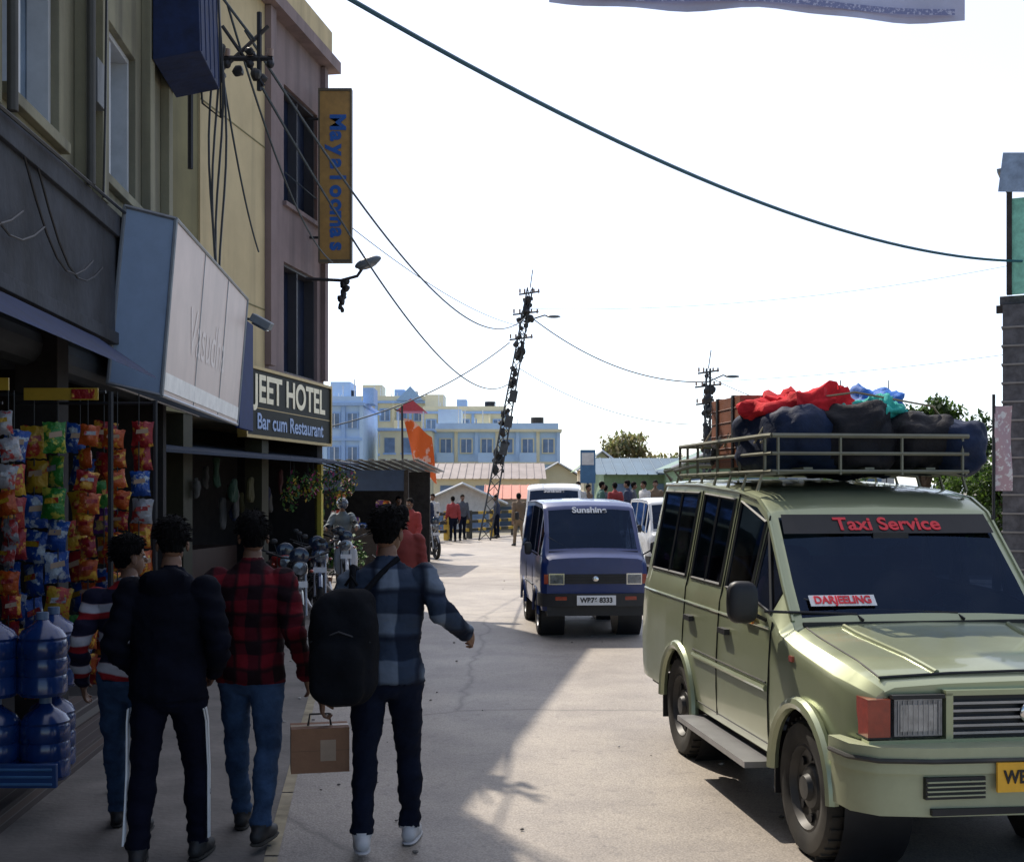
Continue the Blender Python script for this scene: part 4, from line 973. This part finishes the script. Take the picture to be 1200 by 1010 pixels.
# ------------------------------------------------------------ stall, railing, poles
stall=empty('market_stall',(-3.9,29,0),R(-6)); g=G(); wd=mat('stall_wood',(.035,.03,.028),.9,var=.4,bump=.4,bscale=15); tin=mat('tin_roof',(.22,.24,.26),.45,.5,var=.3,scale=2,dust=.3)
for x in(-1.2,1.3):
    for y in(0,3): g.bb(x,x+.1,y,y+.1,0,2.4,wd)
g.bb(-1.2,-1.1,.1,3,0,2.4,wd); g.bb(-1.1,1.3,3.0,3.08,0,2.4,wd); g.bb(-1.1,1.3,.0,.06,0,1.0,wd)
g.bb(-1.1,1.3,.02,.06,1.9,2.4,mat('stall_board',(.03,.06,.13),.6))
for k in range(24): x=-1.5+k*.135; g.box((x+.06,1.5,2.5+.03*(k%2)),(.135,3.9,.02),tin,rx=-.06)
for k in range(14): g.ell((random.uniform(-1,1.2),.1,random.uniform(1.0,1.8)),(.12,.1,.12),random.choice(pk),10,8,.6)
g.obj('structure',parent=stall,smooth=0)
g=G()
yb=mat('fence_yellow',(.60,.38,.04),.6,var=.15,dust=.2); bk=mat('fence_black',(.025,.025,.025),.6,dust=.2)
pts=[(-4.6,40.5),(-3.3,44),(-1.7,47.5),(-.2,50.5),(1.4,54),(3.6,58.5)]
segs_=[]
for a,b in zip(pts,pts[1:]):
    a=V(a);b=V(b);n_=max(1,int((b-a).length/.6))
    for i in range(n_): segs_.append((a.lerp(b,i/n_),a.lerp(b,(i+1)/n_)))
for k,(a,b) in enumerate(segs_):
    ang=math.atan2(b.y-a.y,b.x-a.x); m_=yb if k%2 else bk; mid=(a+b)/2; ln=(b-a).length
    for z in(.35,.68,1.02): g.box((mid.x,mid.y,z),(ln-.003,.10,.12),m_,rz=ang)
    if k%3==0: g.box((a.x,a.y,.56),(.18,.18,1.12),yb if k%2 else bk,rz=ang)
g.obj('roadside_railing',smooth=0)
def pole(loc,top_,r,lampx,lampz):
    g=G(); t=V(top_); h=t.z
    pd=mat('pole_metal',(.06,.065,.07),.6,.3,var=.3)
    for dx,dy in((-1,-1),(1,-1),(1,1),(-1,1)):
        g.tube([(dx*r,dy*r,0),(t.x+dx*r*.45,t.y+dy*r*.45,h)],.032,pd,5)
    n_=int(h/.45)
    for k in range(n_):
        f=k/n_;f2=(k+1)/n_
        for (ax,ay),(bx,by) in(((-1,-1),(1,-1)),((1,-1),(1,1)),((1,1),(-1,1)),((-1,1),(-1,-1))):
            r0=r*(1-.55*f);r1=r*(1-.55*f2)
            g.tube([(t.x*f+ax*r0,t.y*f+ay*r0,h*f),(t.x*f2+bx*r1,t.y*f2+by*r1,h*f2)],.016,pd,4)
    for f,w in((.98,.4),(.90,.5),(.80,.45)):
        g.tube([(t.x*f-w,0,h*f-.06),(t.x*f+w,0,h*f+.06)],.035,pd,5)
        for x in(-w*.9,-w*.45,w*.45,w*.9): g.cyl((t.x*f+x,0,h*f),(t.x*f+x,0,h*f+.16),.035,por,n=8)
    for k in range(46):
        f=random.uniform(.25,.96); s_=random.uniform(.05,.13)
        g.ell((t.x*f+random.gauss(0,.10),random.uniform(-.15,.15),h*f),(s_,s_*.8,s_*random.uniform(.8,2.0)),black,8,6,namp=.07,nsc=7)
    for k in range(8):
        f=random.uniform(.4,.9); g.tube([(t.x*f+.16*math.cos(a),.1*math.sin(a),h*f+.28*math.sin(a)) for a in np.linspace(0,6,14)],.016,black,4)
    for f in(.36,.47,.57): g.box((t.x*f+.1,-.1,h*f),(.30,.22,.45),pd,ry=t.x/h)
    g.tube([(t.x*.86,0,lampz-.2),(lampx-.35,0,lampz+.05),(lampx-.15,0,lampz)],.03,darksteel,6); g.ell((lampx,0,lampz),(.28,.12,.06),shellm,12,8)
    g.tube([(t.x,0,h),(t.x+.1,0,h+.7)],.02,darksteel,5)
    g.obj('utility_pole',loc)
pole((-1.05,46,0),(1.75,0,9.7),.22,2.65,8.6)
pole((7.3,45,0),(.1,0,6.5),.15,1.0,6.2)
def cable(A,B,s_,r=.012,nm='overhead_cable',ma=None):
    A=V(A);B=V(B); g=G(); pts=[]
    for i in range(41):
        t=i/40; p_=A.lerp(B,t); p_.z-=4*s_*t*(1-t); pts.append(p_)
    g.tube(pts,r,ma or mat('cable_sheath',(.03,.05,.07),.6),6); g.obj(nm)
cable((-3.2,7.6,6.36),(9,20,5.75),.84,.020,ma=mat('teal_cable',(.015,.09,.14),.5))
cable((-2.9,13,6.9),(.55,46,8.6),1.55,.018); cable((-2.9,13,6.6),(-.15,46,6.0),1.35,.018)
cable((-3.1,13,7.2),(-3.3,22,6.1),.5,.014); cable((-.1,46,7.6),(-5.5,31,3.4),.5,.022); cable((.7,46,8.6),(7.4,45,6.0),.7,.024)
cable((.3,46,6.6),(7.4,45,4.4),.6,.014); cable((-3.7,8.2,8.2),(-2.8,13,6.8),.2,.016); cable((7.4,45,6.2),(10.5,30,3.4),.4,.014)
cable((-3.2,12.9,6.9),(-3.5,16.5,5.2),.25,.012); cable((7.4,45,6.0),(30,40,9),.6,.010); cable((.7,46,8.9),(28,42,12.5),1.2,.008)
cable((.5,46,8.2),(-4.0,21,7.5),.5,.010)
cable((.31,10,6.9),(3.79,10,6.75),.05,.006,'banner_rope')
g=G()
for k in range(4):
    x=-3.12+.03*k; g.tube([(x+.04*math.sin(z*2+k),12.45+.02*k,z) for z in np.linspace(4.1,8,14)],.013,black,5)
g.tube([(-3.25,12.3,6.6),(-3.2,12.35,5.9),(-3.05,12.5,5.8),(-3.05,12.5,6.5)],.012,black,5)
g.obj('hanging_cables')
g=G(); bn=mat('banner_cloth',(.55,.57,.75),.8,var=.06); nx_=24
vs=[];fs=[]
for j in range(6):
    for i in range(nx_+1):
        u=i/nx_; x=.31+u*3.48; z=5.985-.165*u+(j/5)*.9; y=10+.06*math.sin(u*9)+.03*math.sin(u*23+j); z+=.012*math.sin(u*14)*(1 if j==0 else .3)
        vs.append((x,y,z))
for j in range(5):
    for i in range(nx_): a=j*(nx_+1)+i; fs.append((a,a+1,a+nx_+2,a+nx_+1))
g.add((vs,fs),bn)
vs=[];fs=[]
for j in range(2):
    for i in range(nx_+1):
        u=i/nx_; x=.4+u*3.3; y=9.955+.06*math.sin(u*9); vs.append((x,y,6.035-.165*u+.05*j))
for i in range(nx_): fs.append((i,i+1,i+nx_+2,i+nx_+1))
g.add((vs,fs),mat('banner_print',(.25,.28,.5),.8,var=.1,scale=40,col2=(.55,.57,.75)))
g.obj('overhead_banner',smooth=60)
g=G(); fl=mat('orange_flag_cloth',(.80,.14,.02),.8,var=.15,scale=2,col2=(.75,.45,.35)); vs=[];fs=[]
for j in range(9):
    for i in range(9):
        u=i/8;v=j/8; vs.append((u*.9*(1-v*.2)+v*.35,.14*math.sin(u*7+v*4),-v*1.5-u*.5+.1*math.sin(u*5)))
for j in range(8):
    for i in range(8): a=j*9+i; fs.append((a,a+1,a+10,a+9))
g.add((vs,fs),fl,Matrix.Translation((0,0,4.2))); g.cyl((0,0,0),(-.05,0,4.6),.035,wd,n=6); g.cyl((-.05,0,4.4),(-.3,0,4.5),.02,wd,n=5); g.obj('flag',(-3.45,38,0),smooth=70)

# ------------------------------------------------------------ distant buildings
farwin=mat('far_window_hazed',(.16,.24,.38),.5,var=.4,scale=.8)  # lighter than near glass: distance haze is mixed into the colour
framef=mat('far_frame',(.7,.72,.74),.6)
def bld(x0,x1,y,top_,floors,wallm,trimm,ncol,base=-3,d=12,fhgt=2.8,balc=False):
    g=G(); g.bb(x0,x1,y,y+d,base,top_,wallm); g.bb(x0-.3,x1+.3,y-.4,y+d+.3,top_+.001,top_+.25,trimm)
    w=(x1-x0)/ncol
    for f in range(floors):
        z=top_-fhgt*(f+1)
        g.bb(x0-.05,x1+.05,y-.25,y-.001,z-.12,z+.12,trimm)
        for c_ in range(ncol):
            a=x0+w*c_+w*.25; b=x0+w*(c_+1)-w*.25
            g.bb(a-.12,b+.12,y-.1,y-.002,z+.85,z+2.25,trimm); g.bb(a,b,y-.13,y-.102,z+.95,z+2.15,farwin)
            g.bb((a+b)/2-.04,(a+b)/2+.04,y-.16,y-.132,z+.95,z+2.15,framef)
            if balc and c_%2==0:
                g.bb(a-.3,b+.3,y-1.1,y-.26,z-.1,z+.05,trimm); g.bb(a-.3,b+.3,y-1.1,y-1.02,z+.051,z+.9,wallm)
    for k in range(ncol+1):
        xx=x0+w*k; g.bb(xx-.15,xx+.15,y-.2,y-.003,base,top_,trimm if k%2 else wallm)
    g.bb(x0+.1,x0+w*1.2,y+2,y+6,top_+.251,top_+2.2,wallm); g.cyl((x1-w,y+3,top_+.251),(x1-w,y+3,top_+1.5),.6,black,n=14)
    g.bb(x0+w*2,x0+w*2.6,y+1,y+4,top_+.251,top_+1.6,trimm)
    for k in range(5): xx=x0+random.random()*(x1-x0); g.cyl((xx,y+1,top_+.2),(xx,y+1,top_+random.uniform(1,2.4)),.05,framef,n=5)
    g.bb(x0,x1,y-.1,y+.05,top_+.251,top_+.8,wallm)
    return g
yel=mat('yellow_render_hazed',(.78,.70,.48),.85,var=.1,scale=.4); blt=mat('blue_trim',(.34,.50,.78),.8,var=.1); lbl=mat('light_blue_render_hazed',(.50,.66,.86),.85,var=.1,scale=.4); paleg=mat('pale_render',(.62,.62,.62),.85)  # distant wall colours made paler and bluer to paint in aerial haze
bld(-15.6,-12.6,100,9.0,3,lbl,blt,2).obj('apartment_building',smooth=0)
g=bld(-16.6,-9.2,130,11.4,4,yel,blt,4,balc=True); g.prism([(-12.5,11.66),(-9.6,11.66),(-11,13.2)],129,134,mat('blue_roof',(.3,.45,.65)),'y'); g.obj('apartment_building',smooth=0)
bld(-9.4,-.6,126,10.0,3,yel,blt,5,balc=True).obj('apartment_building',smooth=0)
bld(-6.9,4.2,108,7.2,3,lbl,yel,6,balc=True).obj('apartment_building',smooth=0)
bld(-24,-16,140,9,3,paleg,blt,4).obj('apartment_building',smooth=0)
g=G(); g.prism([(-10.2,0),(-7.6,0),(-8.9,1.1)],0,3,mat('red_roof',(.5,.06,.07),.7),'y')
for x in(-10,-7.8): g.cyl((x,.2,-1.58),(x,.2,0),.08,framef,n=6)
g.obj('rooftop_canopy',(0,105,8.9),smooth=0)
g=G(); g.bb(-11.5,-7.0,104,112,-3,7.1,yel)
for k in range(3): 
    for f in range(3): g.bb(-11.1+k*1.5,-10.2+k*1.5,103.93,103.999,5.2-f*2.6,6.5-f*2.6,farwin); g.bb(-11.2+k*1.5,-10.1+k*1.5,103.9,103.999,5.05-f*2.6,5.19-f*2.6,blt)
g.bb(-11.7,-6.8,103.7,112.2,7.101,7.3,blt); g.obj('apartment_building',smooth=0)
def gable(name,x0,x1,y,ez,rz_,wallm,roofm,d=8,axis='x'):
    g=G(); g.bb(x0,x1,y,y+d,-1,ez,wallm); my=y+d/2
    if axis=='x': 
        g.quad([(x0-.4,y-.5,ez-.1),(x1+.4,y-.5,ez-.1),(x1+.4,my,rz_),(x0-.4,my,rz_)],roofm); g.quad([(x0-.4,y+d+.5,ez-.1),(x1+.4,y+d+.5,ez-.1),(x1+.4,my,rz_),(x0-.4,my,rz_)],roofm)
        for x in(x0,x1): g.quad([(x,y,ez),(x,y+d,ez),(x,my,rz_-.05)],wallm)
        k=x0-.4
        while k<x1+.4: g.tube([(k,y-.5,ez-.08),(k,my,rz_+.02)],.03,roofm,4); k+=.45
    else:
        mx=(x0+x1)/2
        g.quad([(x0-.4,y-.5,ez-.1),(mx,y-.5,rz_),(mx,y+d,rz_),(x0-.4,y+d,ez-.1)],roofm); g.quad([(x1+.4,y-.5,ez-.1),(mx,y-.5,rz_),(mx,y+d,rz_),(x1+.4,y+d,ez-.1)],roofm); g.quad([(x0,y,ez),(x1,y,ez),(mx,y,rz_-.05)],wallm)
        g.tube([(x0-.4,y-.5,ez-.1),(mx,y-.5,rz_),(x1+.4,y-.5,ez-.1)],.06,framef,4)
    n_=int((x1-x0)/1.6)
    for k in range(n_):
        a=x0+.4+k*(x1-x0)/n_; g.bb(a,a+.8,y-.06,y-.002,ez-1.5,ez-.5,farwin); g.bb(a-.06,a+.86,y-.09,y-.062,ez-1.6,ez-1.5,framef)
    g.obj(name,smooth=0)
greyr=mat('grey_tin_roof',(.26,.22,.21),.7,var=.25,scale=1); pinkr=mat('pink_roof',(.55,.24,.18),.8,var=.1,scale=1); bluer=mat('blue_tin_roof',(.09,.16,.23),.7,var=.2,scale=1); greenw=mat('green_wall',(.20,.30,.18),.85)
gable('bungalow',-4.6,1.6,70,2.7,3.6,yel,greyr); gable('bungalow',1.4,4.4,76,2.7,3.7,yel,greyr,axis='y')
gable('shed',-4.0,-.6,56,1.4,2.25,paleg,pinkr,5,'y'); gable('shed',-1.0,1.8,60,1.6,2.2,paleg,pinkr,5,'x')
gable('shed',4.0,7.6,52,2.7,3.4,greenw,bluer,6); gable('shed',6.6,10.5,47,2.9,3.8,greenw,mat('teal_roof',(.12,.22,.19),.7,var=.2),5,'y'); gable('shed',9,16,50,2.9,3.6,paleg,bluer,6)
gable('shed',3.6,5.4,60,3.0,3.9,yel,greenw,6,'y')
g=G(); g.bb(-.25,.25,-.03,.03,1.7,2.8,mat('notice_blue',(.06,.16,.3),.5)); g.bb(-.2,.2,-.036,-.031,2.3,2.7,paleg); g.cyl((0,0,0),(0,0,1.7),.04,darksteel); g.obj('notice_board',(2.5,39.4,.45),bevel=.005)

def tree(name,loc,h,cr,ch,n=2600,ms=None,sz=.12,nb=7,clumps=26):
    root=empty(name,loc); g=G(); bark=mat('bark',(.09,.065,.045),.95,var=.3,bump=.6)
    g.tube([(0,0,-.2),(.05,0,h*.3),(.0,.05,h*.6),(.05,0,h*.9)],[h*.035,h*.028,h*.018,.01],bark,8)
    for k in range(nb):
        a=k*2.4; z0=h*random.uniform(.35,.6); e=V((math.cos(a)*cr[0]*.7,math.sin(a)*cr[0]*.7,ch+cr[1]*random.uniform(-.3,.6)))
        g.tube([(0,0,z0),V((e.x*.5,e.y*.5,(z0+e.z)/2+.1)),e],[h*.016,h*.011,.008],bark,5)
    g.obj('trunk',parent=root); g=G()
    for k in range(clumps):
        d=V((random.gauss(0,1),random.gauss(0,1),random.gauss(0,1))).normalized()*random.uniform(.25,1)
        leaves(g,(d.x*cr[0],d.y*cr[0],ch+d.z*cr[1]),(cr[0]*.36,cr[0]*.36,cr[1]*.32),n//clumps,[ms[k%len(ms)],ms[(k+1)%len(ms)]],sz)
    g.obj('foliage',parent=root,smooth=0)
def leafmat(name,col):
    m=mat(name,col,.7,var=.4); nt=m.node_tree; p=nt.nodes['Principled BSDF']
    tl=nt.nodes.new('ShaderNodeBsdfTranslucent'); tl.inputs[0].default_value=(col[0]*1.6,col[1]*1.8,col[2],1); mx=nt.nodes.new('ShaderNodeMixShader'); mx.inputs[0].default_value=.35
    o=nt.nodes['Material Output']; nt.links.new(p.outputs[0],mx.inputs[1]); nt.links.new(tl.outputs[0],mx.inputs[2]); nt.links.new(mx.outputs[0],o.inputs[0]); return m
lf=[leafmat('foliage_a',(.05,.09,.025)),leafmat('foliage_b',(.08,.13,.035)),leafmat('foliage_c',(.025,.05,.02))]
lfb=[leafmat('foliage_dry',(.22,.18,.12)),leafmat('foliage_dryg',(.17,.18,.11))]
tree('tree',(8.1,85,0),5.7,(2.4,1.2),4.9,2000,lfb,.2); tree('tree',(11,92,0),5.0,(2.4,1.2),4.0,1500,lfb,.2)
tree('tree',(8.30,24,0),3.9,(.75,.75),3.15,6500,lf,.065,clumps=34); tree('tree',(9.25,25,0),3.6,(.8,.95),2.75,6500,lf,.065,clumps=34); tree('tree',(9.9,23,0),2.6,(.9,1.0),1.7,3500,lf,.065)
tree('tree',(7.2,26,0),2.6,(.8,.7),1.8,3000,lf,.06); tree('tree',(8.7,21.5,0),2.6,(.8,.9),1.7,3500,lf,.06)
rb=empty('corner_building',(8.10,19.2,0),R(-26)); g=G()
rbk=mat('old_brick_right',(.10,.10,.11),.95,var=.5,scale=5,bump=.4,bscale=14)
g.bb(-.2,.3,0,.5,0,4.9,rbk)
for k in range(16): g.bb(-.22,.32,-.02,.52,.3*k+.02,.3*k+.05,mat('mortar',(.22,.21,.20)))
g.bb(.32,5,.1,6,0,2.8,rbk); g.bb(-.25,5,.1,6,4.92,5.05,rbk); g.bb(-.3,5,.05,.15,4.78,4.9,wd)
g.bb(-.12,5,.0,.06,5.06,6.6,mat('green_net',(.25,.60,.46),.8,var=.3,scale=8))
for x in(-.14,.6,1.4): g.bb(x,x+.08,-.05,.1,5.06,7.3,wd)
g.box((1.45,1.2,7.35),(3.5,2.6,.06),tin,ry=-.10,rx=.1)
g.box((.05,-.12,6.98),(.55,.02,.62),mat('tarp_grey',(.25,.33,.45),.6,var=.3),ry=.12)
g.obj('structure',parent=rb,smooth=0)
g=G(); vs=[];fs=[]
for j in range(7):
    for i in range(5): vs.append((i*.07,.04*math.sin(i+j),1.9+j*.22))
for j in range(6):
    for i in range(4): a=j*5+i; fs.append((a,a+1,a+6,a+5))
g.add((vs,fs),mat('pink_banner',(.6,.42,.46),.8,var=.2,scale=10,col2=(.7,.68,.68))); g.cyl((0,0,0),(0,0,3.4),.025,darksteel); g.obj('roadside_banner',(7.50,18.6,0),smooth=60)
g=G(); g.bb(5.5,20,27,27.3,0,1.7,rbk); g.bb(5.45,20,26.95,27.35,1.701,1.8,wallg); g.obj('boundary_wall',smooth=0)
g=G()
for x in(7.1,8.15): g.tube([(x,0,2),(x+.05,0,4.3)],.012,darksteel,5)
g.obj('antenna',(0,26,0))
hill=mat('far_hill_hazed',(.55,.62,.68),.95,var=.06,scale=.01)  # near-white hill colour stands in for haze; no volume in the air
g=G(); vs=[];fs=[]; n_=60
for j in range(2):
    for i in range(n_+1): x=-700+i*1400/n_; vs.append((x,1100+j*200,-5 if j==0 else 12+20*noise.noise(V((x*.006,3,0)))))
for i in range(n_): fs.append((i,i+1,i+n_+2,i+n_+1))
g.add((vs,fs),hill); g.obj('hills',smooth=60)

# ------------------------------------------------------------ light, hazy sky, camera
sd=V((-4.2,8.2,10.2)).normalized()
el=math.asin(sd.z); az=math.atan2(sd.x,sd.y)
w=bpy.data.worlds.new('World'); sc.world=w; w.use_nodes=True; nt=w.node_tree; bg=nt.nodes['Background']
sky=nt.nodes.new('ShaderNodeTexSky'); sky.sky_type='NISHITA'; sky.sun_disc=False; sky.sun_elevation=el; sky.sun_rotation=az; sky.altitude=2000; sky.air_density=1.0; sky.dust_density=3.0; sky.ozone_density=1.5
tcw=nt.nodes.new('ShaderNodeTexCoord'); dp=nt.nodes.new('ShaderNodeVectorMath'); dp.operation='DOT_PRODUCT'; dp.inputs[1].default_value=tuple(sd)
nt.links.new(tcw.outputs['Generated'],dp.inputs[0])
mr=nt.nodes.new('ShaderNodeMapRange'); mr.interpolation_type='SMOOTHSTEP'; mr.inputs[1].default_value=-.05; mr.inputs[2].default_value=.5; nt.links.new(dp.outputs['Value'],mr.inputs[0])
hz=nt.nodes.new('ShaderNodeMixRGB'); hz.blend_type='ADD'; hz.inputs[2].default_value=(4.5,4.3,4.3,1)
nt.links.new(mr.outputs[0],hz.inputs[0]); nt.links.new(sky.outputs[0],hz.inputs[1]); nt.links.new(hz.outputs[0],bg.inputs[0]); bg.inputs[1].default_value=.15
sl=bpy.data.lights.new('sun','SUN'); sl.energy=5; sl.angle=R(.5); sl.color=(1,.91,.78)
so=bpy.data.objects.new('sun',sl); sc.collection.objects.link(so); so.rotation_euler=(-sd).to_track_quat('-Z','Y').to_euler(); so.location=(0,0,30)
cam=bpy.data.cameras.new('camera'); cam.sensor_width=36; cam.lens=42; cam.shift_y=70/1200; cam.clip_end=5000; cam.clip_start=.05
co_=bpy.data.objects.new('camera',cam); sc.collection.objects.link(co_); co_.location=(0,0,1.9); co_.rotation_euler=(R(90),0,0)
sc.camera=co_
sc.view_settings.view_transform='Standard'; sc.view_settings.look='None'; sc.view_settings.exposure=0
